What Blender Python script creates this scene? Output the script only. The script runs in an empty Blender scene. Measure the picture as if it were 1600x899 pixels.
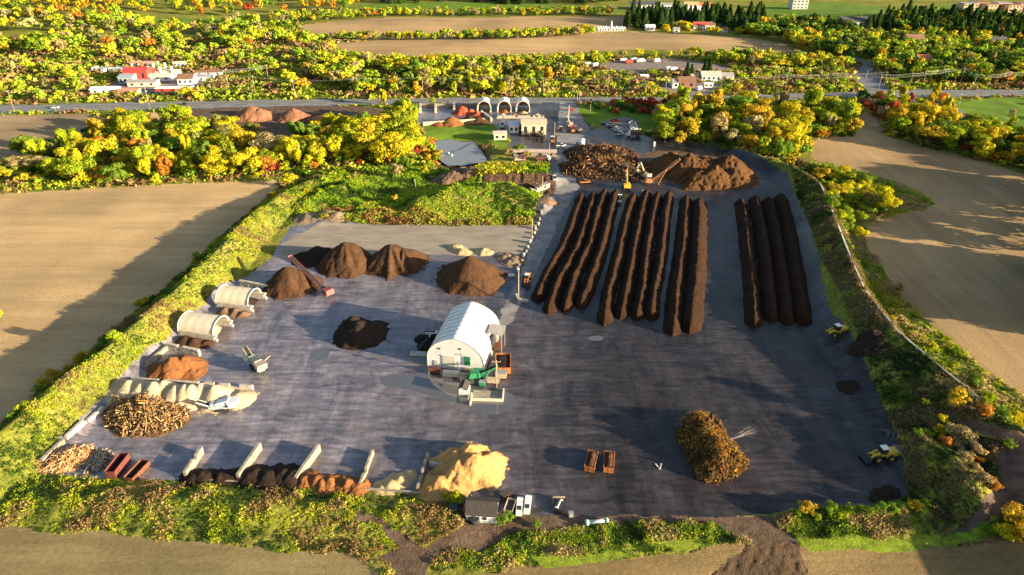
import bpy, math, random
import numpy as np
from mathutils import Vector, Matrix
random.seed(7); RNG = np.random.default_rng(7)
R = math.radians; PI = math.pi
sc = bpy.context.scene; COL = sc.collection
# ---------------------------------------------------------------- camera, world, sun, exposure
CAMH = 120.0; PITCH = R(30.1); FPX = 1067.0
cd = bpy.data.cameras.new("camera"); cam = bpy.data.objects.new("camera", cd); COL.objects.link(cam)
cam.location = (0, 0, CAMH); cam.rotation_euler = (R(90) - PITCH, 0, 0)
cd.sensor_width = 36; cd.lens = 36 * FPX / 1600; cd.clip_start = 1; cd.clip_end = 30000
sc.camera = cam
SUN_EL = R(11.5); SUN_AZ = R(-20)          # mathematical azimuth of the sun (0 = +X)
w = bpy.data.worlds.new("World"); sc.world = w; w.use_nodes = True
nt = w.node_tree; bg = nt.nodes["Background"]
sky = nt.nodes.new("ShaderNodeTexSky"); sky.sky_type = 'NISHITA'; sky.sun_disc = False
sky.sun_elevation = SUN_EL; sky.sun_rotation = R(90) - SUN_AZ
sky.air_density = 1.0; sky.dust_density = 1.5
nt.links.new(sky.outputs[0], bg.inputs[0]); bg.inputs[1].default_value = 0.07
sd = bpy.data.lights.new("sun", 'SUN'); sd.energy = 5.0; sd.angle = R(0.5); sd.color = (1.0, 0.83, 0.55)
so = bpy.data.objects.new("sun", sd); COL.objects.link(so)
sdir = Vector((math.cos(SUN_AZ) * math.cos(SUN_EL), math.sin(SUN_AZ) * math.cos(SUN_EL), math.sin(SUN_EL)))
so.rotation_euler = sdir.to_track_quat('Z', 'Y').to_euler(); so.location = (200, -70, 200)
sc.view_settings.view_transform = 'Standard'; sc.view_settings.look = 'None'
sc.view_settings.exposure = 1.95; sc.view_settings.gamma = 1.0
sc.cycles.max_bounces = 6; sc.cycles.diffuse_bounces = 2; sc.cycles.glossy_bounces = 2
sc.cycles.transparent_max_bounces = 4; sc.cycles.transmission_bounces = 2
sc.cycles.use_denoising = True
# ---------------------------------------------------------------- picture -> place
CP, SP = math.cos(PITCH), math.sin(PITCH)
def P(u, v, z=0.0):
    dx = (u - 800) / FPX; dy = (449.5 - v) / FPX
    t = (z - CAMH) / (-SP + dy * CP)
    return dx * t, (CP + dy * SP) * t
def PV(u, v, z=0.0):
    x, y = P(u, v, z); return Vector((x, y, z))
# ---------------------------------------------------------------- numpy helpers
def _h(i, j, s):
    a = np.sin(i * 127.1 + j * 311.7 + s * 74.7) * 43758.5453
    return a - np.floor(a)
def vn(x, y, s=0):
    xi = np.floor(x); yi = np.floor(y); fx = x - xi; fy = y - yi
    fx = fx * fx * (3 - 2 * fx); fy = fy * fy * (3 - 2 * fy)
    return ((_h(xi, yi, s) * (1 - fx) + _h(xi + 1, yi, s) * fx) * (1 - fy)
            + (_h(xi, yi + 1, s) * (1 - fx) + _h(xi + 1, yi + 1, s) * fx) * fy)
def fbm(x, y, s=0, o=4):
    r = 0; a = 0.5
    for k in range(o):
        r = r + a * vn(x, y, s + k * 13); x = x * 2.03; y = y * 2.03; a *= 0.5
    return r / (1 - 0.5 ** o)
def sst(a, b, x):
    t = np.clip((x - a) / (b - a), 0, 1); return t * t * (3 - 2 * t)
def inpoly(x, y, poly):
    r = np.zeros(np.shape(x), bool); n = len(poly); j = n - 1
    for i in range(n):
        xi, yi = poly[i]; xj, yj = poly[j]
        c = ((yi > y) != (yj > y)) & (x < (xj - xi) * (y - yi) / ((yj - yi) or 1e-9) + xi)
        r ^= c; j = i
    return r
def pxpoly(pts): return [P(*p) for p in pts]
# ridges: crest points (u, v, h, width to the left of travel, width to the right)
RIDGES = [
 [(-260, 888, 7.4, 10, 12), (-60, 720, 7.4, 10, 12), (35, 648, 7.4, 10, 13), (105, 590, 7.4, 10, 11), (178, 534, 7.4, 10, 9), (250, 475, 7.4, 9.5, 9),
  (320, 411, 7.4, 9.5, 10), (375, 354, 6.8, 9.5, 10), (428, 311, 5, 9, 9), (475, 288, 2.5, 8, 8), (520, 268, 1, 7, 7)],
 [(1900, 1000, 8, 34, 9), (1700, 770, 8, 30, 9), (1600, 680, 8, 29, 9), (1540, 634, 8, 27, 9), (1470, 577, 8, 24, 9), (1400, 518, 8.5, 20, 9), (1345, 448, 9, 13, 9),
  (1325, 397, 9, 13, 9), (1303, 342, 9, 13, 9), (1280, 287, 7.5, 12, 10), (1235, 258, 5, 10, 10), (1150, 232, 3, 7, 8)],
 [(1425, 690, 2, 8, 8), (1450, 690, 6, 13, 8), (1490, 712, 6.5, 14, 8), (1520, 750, 6.5, 15, 7), (1540, 800, 4, 13, 7), (1545, 840, 1, 8, 6)],
 [(30, 775, 1.2, 7, 5), (200, 778, 2.6, 8, 6), (400, 788, 2.6, 8, 6), (560, 796, 2.6, 8, 6), (680, 812, 2.2, 7, 6), (760, 850, .8, 5, 5)],
 [(640, 335, 1, 8, 8), (665, 313, 5, 15, 16), (715, 290, 7.5, 20, 20), (790, 288, 7.5, 18, 20), (830, 308, 4, 14, 14), (855, 325, 1, 8, 8)],
 [(735, 272, 3, 7, 10), (760, 267, 5, 9, 12), (800, 266, 5, 9, 12), (850, 268, 4.5, 8, 11), (868, 278, 1.5, 6, 7)],
 [(475, 318, 2, 8, 8), (540, 285, 3, 9, 9), (560, 300, 1, 6, 6)],
 [(505, 340, 1.5, 6, 6), (600, 330, 2.2, 6, 6), (640, 340, 1.5, 6, 6)],
 [(1240, 800, 1.4, 4, 4), (1400, 800, 1.8, 4, 4), (1455, 790, 1.6, 5, 5)],
 [(975, 160, 2.5, 6, 8), (1060, 165, 2.5, 7, 8), (1100, 180, 1, 5, 6)],
]
RW = []
for rd in RIDGES:
    RW.append([(*P(u, v, h), h, a, b) for (u, v, h, a, b) in rd])
BUMPS = [(P(640, 40), 90, 30, 4.0), (P(860, 40), 80, 30, 3.5), (P(700, 72), 90, 25, 3.0), (P(1020, 64), 110, 25, 3.0),
         (P(150, 20), 200, 80, 5.0), (P(1380, 30), 120, 60, 6.0)]
def Z(x, y):
    x = np.asarray(x, float); y = np.asarray(y, float)
    z = np.zeros(x.shape)
    for rd in RW:
        zz = np.zeros(x.shape)
        for (x0, y0, h0, a0, b0), (x1, y1, h1, a1, b1) in zip(rd[:-1], rd[1:]):
            dx, dy = x1 - x0, y1 - y0; L2 = dx * dx + dy * dy
            t = np.clip(((x - x0) * dx + (y - y0) * dy) / L2, 0, 1)
            px, py = x - x0 - t * dx, y - y0 - t * dy
            d = np.sqrt(px * px + py * py); left = (dx * py - dy * px) > 0
            h = h0 + (h1 - h0) * t
            wd = np.where(left, a0 + (a1 - a0) * t, b0 + (b1 - b0) * t)
            q = np.clip(1 - d / wd, 0, 1)
            prof = h * np.where(q < .75, (q / .75) * (1 - .12) , 1 - .12 * ((1 - q) / .25) ** 2 )
            prof = h * (q * 0.55 + 0.45 * q * q * (3 - 2 * q)) * 1.0
            zz = np.maximum(zz, prof)
        z = np.maximum(z, zz)
    for (bx, by), sx, sy, h in BUMPS:
        z = z + h * np.exp(-((x - bx) / sx) ** 2 - ((y - by) / sy) ** 2)
    px, py = P(712, 236); d = np.sqrt(((x - px) / 17) ** 2 + ((y - py) / 30) ** 2)
    z = z - 1.6 * sst(1.25, .8, d)
    far = sst(1000, 6000, y); z = z + far * 25 * (fbm(x / 1500, y / 1500, 5) - .3)
    return z
def z1(x, y): return float(Z(np.array([x]), np.array([y]))[0])
# ---------------------------------------------------------------- zones of the ground (later ones win)
ZP = [
 ("field", "f_left", [(-700, 310), (0, 303), (200, 291), (430, 281), (440, 288), (420, 305), (388, 332), (342, 372), (292, 418), (218, 482), (176, 516), (122, 563), (72, 606), (28, 640), (0, 664), (-300, 900), (-1500, 960)]),
 ("field", "f_dark", [(-300, 182), (0, 180), (138, 178), (152, 184), (128, 215), (92, 250), (60, 257), (0, 264), (-300, 270)]),
 ("field", "f_left", [(150, 184), (290, 172), (300, 185), (150, 200), (135, 215), (120, 225)]),
 ("field", "f_near", [(-1200, 830), (0, 824), (200, 836), (380, 852), (500, 862), (560, 872), (600, 905), (640, 1500), (-1200, 1500)]),
 ("field", "f_near2", [(690, 1500), (740, 905), (800, 888), (1050, 868), (1130, 846), (1250, 853), (1500, 857), (1600, 851), (2600, 840), (2600, 1500)]),
 ("field", "f_right", [(1262, 222), (1300, 214), (1335, 214), (1342, 182), (1352, 176), (1372, 184), (1383, 212), (1450, 232), (1530, 252), (1600, 272), (2300, 330), (2600, 420), (2600, 900),
             (1980, 860), (1750, 725), (1600, 618), (1560, 592), (1500, 545), (1440, 492), (1398, 450), (1368, 405), (1350, 372), (1358, 350), (1400, 335), (1440, 328), (1460, 318), (1440, 300), (1400, 284), (1350, 268), (1270, 250)]),
 ("field", "f_far", [(395, 50), (520, 36), (600, 29), (800, 27), (975, 26), (992, 45), (935, 54), (880, 60), (780, 62), (600, 62), (530, 60), (470, 50)]),
 ("field", "f_far", [(515, 70), (600, 64), (780, 64), (900, 56), (1000, 50), (1100, 56), (1160, 62), (1230, 70), (1242, 83), (1180, 82), (1100, 80), (980, 78), (870, 84), (760, 90), (640, 90), (540, 84)]),
 ("meadow", "lawn", [(560, 6), (700, 3), (960, 10), (980, 20), (700, 22), (560, 20)]),
 ("meadow", "lawn", [(1195, 8), (1300, 3), (1390, 12), (1375, 30), (1300, 40), (1230, 38), (1195, 26)]),
 ("meadow", "lawn", [(1420, 10), (1500, 8), (1500, 20), (1430, 18)]),
 ("meadow", "lawn", [(180, 31), (300, 32), (420, 33), (430, 38), (300, 40), (190, 37)]),
 ("meadow", "lawn", [(1490, 158), (1600, 152), (1700, 150), (1700, 195), (1600, 205), (1560, 190), (1500, 180)]),
 ("meadow", "lawn", [(660, 196), (778, 192), (800, 210), (790, 232), (745, 222), (664, 215)]),
 ("meadow", "lawn", [(900, 166), (980, 168), (1030, 178), (1030, 206), (960, 207), (930, 200), (912, 185)]),
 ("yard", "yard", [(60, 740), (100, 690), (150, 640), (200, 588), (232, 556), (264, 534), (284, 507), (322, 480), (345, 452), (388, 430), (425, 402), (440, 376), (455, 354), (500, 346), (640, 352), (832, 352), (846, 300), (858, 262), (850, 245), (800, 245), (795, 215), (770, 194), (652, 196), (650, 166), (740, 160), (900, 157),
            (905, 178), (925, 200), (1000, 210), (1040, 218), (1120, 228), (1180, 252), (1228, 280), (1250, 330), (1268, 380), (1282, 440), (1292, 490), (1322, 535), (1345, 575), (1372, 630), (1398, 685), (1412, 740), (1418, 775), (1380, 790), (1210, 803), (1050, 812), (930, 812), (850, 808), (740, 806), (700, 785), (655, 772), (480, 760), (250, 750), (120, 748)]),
 ("dirt", "dirt", [(664, 222), (700, 214), (744, 217), (758, 234), (772, 254), (735, 263), (698, 263), (678, 250)]),
 ("haul_road", "haul", [(866, 300), (870, 262), (868, 215), (875, 160), (903, 158), (905, 178), (922, 200), (895, 232), (893, 270), (905, 290), (880, 335), (855, 385), (822, 455), (800, 500), (770, 520), (790, 470), (812, 430), (832, 380), (850, 330)]),
 ("apron", "apron", [(440, 382), (500, 349), (640, 353), (832, 353), (826, 380), (810, 402), (700, 398), (560, 400), (440, 405)]),
 ("dirt", "dirt", [(285, 170), (420, 166), (560, 166), (650, 178), (650, 195), (600, 215), (480, 225), (330, 200)]),
 ("dirt", "dirt", [(1030, 235), (1110, 240), (1180, 262), (1190, 290), (1000, 285), (1000, 240)]),
 ("dirt", "dirt", [(690, 788), (850, 806), (1200, 806), (1250, 850), (1180, 851), (1125, 824), (1000, 819), (880, 822), (820, 832), (745, 872), (712, 850), (722, 820)]),
 ("dirt", "dirt", [(1480, 684), (1510, 692), (1600, 720), (1700, 760), (1700, 795), (1600, 742), (1505, 706)]),
 ("dirt", "dirt", [(1540, 730), (1600, 730), (1640, 800), (1560, 820), (1510, 850), (1480, 845), (1520, 810), (1550, 770)]),
 ("dirt", "dirt2", [(752, 284), (870, 282), (866, 300), (856, 306), (800, 300), (750, 295)]),
 ("dirt", "dirt", [(590, 870), (625, 860), (598, 832), (556, 817), (566, 808), (625, 835), (660, 860), (716, 833), (726, 842), (676, 880), (655, 940), (622, 940), (616, 892)]),  # dark patch paints the bushes' shadows along with real vehicle ruts
 ("grass_verge", "verge", [(835, 874), (960, 858), (1100, 839), (1112, 850), (1000, 868), (850, 888)]),
 ("grass_verge", "verge", [(1240, 839), (1400, 838), (1540, 837), (1700, 828), (1700, 846), (1560, 852), (1400, 858), (1262, 860)]),
 ("dirt", "mud", [(1165, 850), (1248, 850), (1262, 905), (1280, 960), (1050, 960), (1110, 900)]),
 ("lot", "lot", [(920, 104), (965, 93), (1060, 92), (1100, 96), (1150, 108), (1130, 112), (1000, 112), (1050, 150), (1110, 150), (1130, 132), (1060, 126), (960, 142), (930, 142), (985, 136), (1020, 128), (1010, 120)]),
 ("lot", "lot", [(150, 140), (200, 118), (330, 112), (345, 120), (300, 140), (225, 150), (220, 158), (203, 158), (212, 150)]),
 ("lot", "lot", [(940, 190), (975, 182), (996, 188), (1000, 206), (945, 205), (938, 200)]),
 ("road", "road", [(1330, 118), (1345, 100), (1320, 88), (1330, 86), (1362, 100), (1372, 118), (1395, 142), (1500, 172), (1560, 200), (1590, 215), (1560, 205), (1480, 175), (1400, 158), (1360, 150)]),
 ("road", "road", [(-1200, 190), (-300, 178), (0, 178), (200, 172), (400, 167.5), (590, 164), (700, 162), (850, 161), (1050, 160.5), (1270, 155), (1400, 152.5), (1600, 151), (2600, 142), (2600, 130), (1600, 140), (1400, 141), (1270, 146), (1050, 152), (850, 153), (700, 153), (590, 154), (400, 156), (200, 160.5), (0, 165), (-300, 165), (-1200, 176)]),
]
ZPW = [(a, b, pxpoly(c)) for a, b, c in ZP]
def zone(x, y):
    jx = (fbm(x / 6, y / 6, 3) - .5) * 3.0; jy = (fbm(x / 6, y / 6, 4) - .5) * 3.0
    r = np.zeros(x.shape, int)
    for k, (a, b, c) in enumerate(ZPW):
        q = 0.15 if a in ("road",) else (.5 if a in ("yard", "apron", "lot") else 1.0)
        r[inpoly(x + jx * q, y + jy * q, c)] = k + 1
    return r
# ---------------------------------------------------------------- materials
MATS = {}
def newmat(name):
    m = bpy.data.materials.new(name); m.use_nodes = True; n = m.node_tree.nodes; l = m.node_tree.links
    return m, n, l, n["Principled BSDF"]
def ramp(n, stops):
    r = n.new("ShaderNodeValToRGB"); e = r.color_ramp.elements
    while len(e) < len(stops): e.new(.5)
    for k, (p, c) in enumerate(stops):
        e[k].position = p; e[k].color = (*c, 1)
    return r
def coords(n, l, scale=(1, 1, 1), rot=0.0, kind="Object"):
    tc = n.new("ShaderNodeTexCoord"); mp = n.new("ShaderNodeMapping")
    mp.inputs["Scale"].default_value = scale; mp.inputs["Rotation"].default_value = (0, 0, rot)
    l.new(tc.outputs[kind], mp.inputs[0]); return mp.outputs[0]
def noise(n, l, vec, scale, detail=5, rough=.6, dist=0.0):
    t = n.new("ShaderNodeTexNoise"); t.inputs["Scale"].default_value = scale; t.inputs["Detail"].default_value = detail
    t.inputs["Roughness"].default_value = rough; t.inputs["Distortion"].default_value = dist
    l.new(vec, t.inputs["Vector"]); return t.outputs[0]
def mix(n, l, fac, a, b, mode='MIX'):
    m = n.new("ShaderNodeMix"); m.data_type = 'RGBA'; m.blend_type = mode
    for sck, val in ((0, fac), (6, a), (7, b)):
        if hasattr(val, "is_linked"): l.new(val, m.inputs[sck])
        elif isinstance(val, (int, float)): m.inputs[sck].default_value = val
        else: m.inputs[sck].default_value = (*val, 1)
    return m.outputs[2]
def bump(n, l, b, h, dist, strength=1.0):
    bp = n.new("ShaderNodeBump"); bp.inputs["Distance"].default_value = dist; bp.inputs["Strength"].default_value = strength
    l.new(h, bp.inputs["Height"]); l.new(bp.outputs[0], b.inputs["Normal"])
def simple(key, col, rough=.7, metal=0.0, var=.25, scale=1.2, bd=0.0, spec=.4, dirt=None):
    if key in MATS: return MATS[key]
    m, n, l, b = newmat(key)
    v = coords(n, l); f = noise(n, l, v, scale, 6, .65)
    d = dirt or tuple(c * (1 - var) for c in col)
    r = ramp(n, [(.36, d), (.62, col)]); l.new(f, r.inputs[0]); l.new(r.outputs[0], b.inputs["Base Color"])
    b.inputs["Roughness"].default_value = rough; b.inputs["Metallic"].default_value = metal
    b.inputs["Specular IOR Level"].default_value = spec
    if bd: bump(n, l, b, noise(n, l, v, scale * 4, 6, .7), bd)
    MATS[key] = m; return m
def field_mat(key, c1, c2, c3, rot, row=.9, coarse=.02, amp=.34, ax=0):
    m, n, l, b = newmat(key)
    v = coords(n, l); vr = coords(n, l, (.08, 1, 1) if ax == 0 else (1, .08, 1))
    big = noise(n, l, v, coarse, 4, .55); fine = noise(n, l, v, .9, 8, .85); st = noise(n, l, vr, .45, 5, .7)
    st2 = noise(n, l, coords(n, l, (.07, 1, 1) if ax == 0 else (1, .07, 1)), .16, 4, .6)
    wv = n.new("ShaderNodeTexWave"); wv.inputs["Scale"].default_value = row; wv.inputs["Distortion"].default_value = 7
    wv.inputs["Detail"].default_value = 3; wv.inputs["Detail Scale"].default_value = 2
    l.new(coords(n, l, (1, 1, 1), rot), wv.inputs["Vector"])
    r = ramp(n, [(.3, c1), (.52, c2), (.72, c3)]); l.new(fine, r.inputs[0])
    a = mix(n, l, .5, r.outputs[0], (0, 0, 0))
    rs = ramp(n, [(.3, c1), (.7, c3)]); l.new(st, rs.inputs[0])
    c = mix(n, l, .3, r.outputs[0], rs.outputs[0])
    rb = ramp(n, [(.34, (.70, .71, .70)), (.64, (1.12, 1.1, 1.06))]); l.new(big, rb.inputs[0])
    c = mix(n, l, 1.0, c, rb.outputs[0], 'MULTIPLY')
    rb2 = ramp(n, [(.38, (.88, .87, .86)), (.6, (1.05, 1.04, 1.03))]); l.new(st2, rb2.inputs[0])
    c = mix(n, l, 1.0, c, rb2.outputs[0], 'MULTIPLY')
    rw = ramp(n, [(0, (.84, .84, .84) if ax else (.95, .95, .95)), (1, (1.08, 1.08, 1.08) if ax else (1.03, 1.03, 1.03))]); l.new(wv.outputs[1], rw.inputs[0])
    c = mix(n, l, 1.0, c, rw.outputs[0], 'MULTIPLY')
    l.new(c, b.inputs["Base Color"]); b.inputs["Roughness"].default_value = .95; b.inputs["Specular IOR Level"].default_value = .1
    ad = n.new("ShaderNodeMath"); ad.operation = 'ADD'; l.new(fine, ad.inputs[0])
    m2 = n.new("ShaderNodeMath"); m2.operation = 'MULTIPLY'; m2.inputs[1].default_value = .12; l.new(wv.outputs[1], m2.inputs[0]); l.new(m2.outputs[0], ad.inputs[1])
    bump(n, l, b, ad.outputs[0], amp, .6)
    return m
def yard_mat():
    m, n, l, b = newmat("wet asphalt yard")
    v = coords(n, l); big = noise(n, l, v, .028, 5, .6, .4); med = noise(n, l, coords(n, l, (1, .35, 1), R(20)), .16, 8, .72, .6)
    tr = noise(n, l, coords(n, l, (.22, 1, 1), R(-55)), .38, 7, .72, 1.2); fine = noise(n, l, v, 1.6, 6, .75)
    tr2 = noise(n, l, coords(n, l, (1, .10, 1), R(-15)), .5, 5, .7, .4)
    r = ramp(n, [(.30, (.035, .034, .037)), (.43, (.085, .078, .088)), (.55, (.135, .124, .138)), (.72, (.20, .178, .192))]); l.new(med, r.inputs[0])
    rt = ramp(n, [(.38, (.38, .38, .40)), (.50, (.92, .91, .92)), (.60, (1.4, 1.36, 1.36))]); l.new(tr, rt.inputs[0])
    c = mix(n, l, .8, r.outputs[0], rt.outputs[0], 'MULTIPLY')
    rt2 = ramp(n, [(.38, (.6, .6, .6)), (.55, (1.1, 1.1, 1.1))]); l.new(tr2, rt2.inputs[0])
    c = mix(n, l, .35, c, rt2.outputs[0], 'MULTIPLY')
    rf = ramp(n, [(.3, (.72, .72, .72)), (.6, (1.1, 1.1, 1.1))]); l.new(fine, rf.inputs[0])
    c = mix(n, l, 1.0, c, rf.outputs[0], 'MULTIPLY')
    ww = n.new("ShaderNodeTexWave"); ww.wave_type = 'RINGS'; ww.inputs["Scale"].default_value = .16; ww.inputs["Distortion"].default_value = 9; ww.inputs["Detail"].default_value = 5
    ww.inputs["Detail Scale"].default_value = .6; ww.inputs["Detail Roughness"].default_value = .7; l.new(v, ww.inputs["Vector"])
    rwv = ramp(n, [(.1, (.62, .62, .63)), (.5, (1.05, 1.04, 1.04)), (.95, (1.25, 1.22, 1.22))]); l.new(ww.outputs[1], rwv.inputs[0])
    mk = ramp(n, [(.44, (0, 0, 0)), (.60, (.42, .42, .42))]); l.new(noise(n, l, v, .02, 3, .5), mk.inputs[0])
    c = mix(n, l, mk.outputs[0], c, mix(n, l, 1.0, c, rwv.outputs[0], 'MULTIPLY'))
    # brown mulch tint in patches
    rp = ramp(n, [(.55, (0, 0, 0)), (.70, (.6, .6, .6))]); l.new(noise(n, l, coords(n, l, (1, 1.6, 1), .4), .05, 7, .7, .8), rp.inputs[0])
    c = mix(n, l, rp.outputs[0], c, (.13, .075, .07))
    # lighter towards the left of the yard, darker towards the right
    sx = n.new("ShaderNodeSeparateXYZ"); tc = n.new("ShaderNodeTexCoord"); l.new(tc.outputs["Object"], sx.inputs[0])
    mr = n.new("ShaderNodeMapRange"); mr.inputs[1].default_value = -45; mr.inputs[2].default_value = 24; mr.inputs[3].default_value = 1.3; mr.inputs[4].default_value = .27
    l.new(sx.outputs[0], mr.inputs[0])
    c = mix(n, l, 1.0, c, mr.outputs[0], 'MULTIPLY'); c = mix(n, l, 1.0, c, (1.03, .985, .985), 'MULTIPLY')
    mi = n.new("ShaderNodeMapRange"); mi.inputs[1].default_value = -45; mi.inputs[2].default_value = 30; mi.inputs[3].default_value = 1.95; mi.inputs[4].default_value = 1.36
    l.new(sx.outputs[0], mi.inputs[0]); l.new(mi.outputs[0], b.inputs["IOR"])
    l.new(c, b.inputs["Base Color"])
    rr = ramp(n, [(.36, (.14, .14, .14)), (.50, (.32, .32, .32)), (.64, (.55, .55, .55))]); l.new(big, rr.inputs[0])
    rr2 = mix(n, l, .35, rr.outputs[0], tr); l.new(rr2, b.inputs["Roughness"])
    b.inputs["Specular IOR Level"].default_value = .5
    bump(n, l, b, med, .10, .5)
    return m
def meadow_mat():
    m, n, l, b = newmat("rough meadow")
    v = coords(n, l); a = noise(n, l, v, .05, 6, .65, .5); f = noise(n, l, v, .9, 6, .75); g = noise(n, l, coords(n, l, (.35, 1, 1), .1), .09, 6, .7, .3)
    r = ramp(n, [(.30, (.06, .09, .02)), (.42, (.14, .17, .025)), (.54, (.26, .25, .04)), (.64, (.30, .22, .08)), (.76, (.17, .105, .06))]); l.new(g, r.inputs[0])
    r2 = ramp(n, [(.35, (.08, .11, .02)), (.65, (.25, .24, .04))]); l.new(a, r2.inputs[0])
    c = mix(n, l, .5, r.outputs[0], r2.outputs[0])
    rf = ramp(n, [(.34, (.38, .40, .42)), (.62, (1.3, 1.25, 1.15))]); l.new(f, rf.inputs[0])
    c = mix(n, l, 1.0, c, rf.outputs[0], 'MULTIPLY'); l.new(c, b.inputs["Base Color"])
    b.inputs["Roughness"].default_value = 1; b.inputs["Specular IOR Level"].default_value = .1
    bump(n, l, b, f, .5, .8); return m
def lit_apron_mat():  # yard pavement again; sunlight is put into its lighter tan
    m, n, l, b = newmat("sunlit pavement apron")
    v = coords(n, l); a = noise(n, l, coords(n, l, (.3, 1, 1), .05), .25, 6, .7); f = noise(n, l, v, 1.8, 5, .7)
    r = ramp(n, [(.35, (.20, .165, .13)), (.62, (.31, .26, .20))]); l.new(a, r.inputs[0])
    rf = ramp(n, [(.3, (.8, .8, .8)), (.65, (1.1, 1.1, 1.1))]); l.new(f, rf.inputs[0])
    l.new(mix(n, l, 1.0, r.outputs[0], rf.outputs[0], 'MULTIPLY'), b.inputs["Base Color"]); b.inputs["Roughness"].default_value = .8
    bump(n, l, b, f, .05, .5); return m
GM = {
 "f_left": field_mat("stubble tan", (.36, .245, .125), (.50, .345, .18), (.60, .43, .235), R(90), .35),
 "f_dark": field_mat("stubble grey", (.24, .17, .10), (.34, .24, .14), (.42, .30, .18), R(60), .3),
 "f_near": field_mat("stubble green brown", (.12, .10, .04), (.25, .195, .095), (.38, .285, .15), R(80), .5, .03, .2),
 "f_near2": field_mat("stubble brown", (.12, .085, .038), (.26, .18, .08), (.40, .27, .125), R(85), .5, .05, .25),
 "f_right": field_mat("tilled tan", (.27, .18, .09), (.40, .27, .14), (.52, .36, .19), R(5), .45, ax=1),
 "f_far": field_mat("far tilled", (.33, .215, .11), (.42, .285, .145), (.50, .345, .18), R(85), .12, .012),
 "lawn": simple("mown grass", (.14, .23, .022), 1, 0, .4, .08, spec=.1),
 "yard": yard_mat(), "haul": simple("dusty haul road", (.26, .245, .24), .7, 0, .42, .22, .04, .3, (.13, .122, .125)), "apron": lit_apron_mat(),
 "verge": simple("lush verge grass", (.26, .34, .03), 1, 0, .6, .5, .5, .1, (.13, .17, .02)),
 "dirt2": simple("rutted soil face", (.15, .09, .055), .95, 0, .7, .8, .8, .1),
 "dirt": simple("bare soil", (.15, .10, .07), .95, 0, .55, .35, .3, .1),
 "mud": field_mat("rutted mud", (.07, .045, .028), (.14, .09, .055), (.22, .145, .09), R(5), .5, .06, .4, ax=1),
 "lot": simple("gravel lot", (.24, .19, .17), .9, 0, .35, .3, .05, .2),
 "road": simple("grey asphalt", (.17, .17, .18), .7, 0, .25, .15, .02, .3),
 "meadow": meadow_mat(),
}
# ---------------------------------------------------------------- objects
def tag(o, label=None, cat=None, group=None, kind=None):
    if label: o["label"] = label
    if cat: o["category"] = cat
    if group: o["group"] = group
    if kind: o["kind"] = kind
    return o
def np_mesh(name, V, F, mats, col=None, smooth=False, mi=None):
    """V (n,3), F (m,k) all same k"""
    me = bpy.data.meshes.new(name); V = np.asarray(V, np.float32); F = np.asarray(F, np.int32)
    me.vertices.add(len(V)); me.vertices.foreach_set("co", V.ravel())
    m, k = F.shape; me.loops.add(m * k); me.loops.foreach_set("vertex_index", F.ravel())
    me.polygons.add(m); me.polygons.foreach_set("loop_start", np.arange(m, dtype=np.int32) * k)
    try: me.polygons.foreach_set("loop_total", np.full(m, k, np.int32))
    except Exception: pass
    for q in mats: me.materials.append(q)
    if mi is not None: me.polygons.foreach_set("material_index", np.asarray(mi, np.int32))
    me.polygons.foreach_set("use_smooth", np.full(m, bool(smooth)))
    if col is not None:
        a = me.attributes.new("Col", 'FLOAT_COLOR', 'POINT')
        c = np.ones((len(V), 4), np.float32); c[:, :3] = col; a.data.foreach_set("color", c.ravel())
    me.update(calc_edges=True); return me
def link(name, me, parent=None, loc=None, rz=0.0):
    o = bpy.data.objects.new(name, me); COL.objects.link(o)
    if parent is not None: o.parent = parent
    if loc is not None: o.location = loc
    if rz: o.rotation_euler[2] = rz
    return o
def thing(name, label, cat, loc, rz=0.0, group=None):
    return tag(link(name, None, None, loc, rz), label, cat, group)
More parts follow.
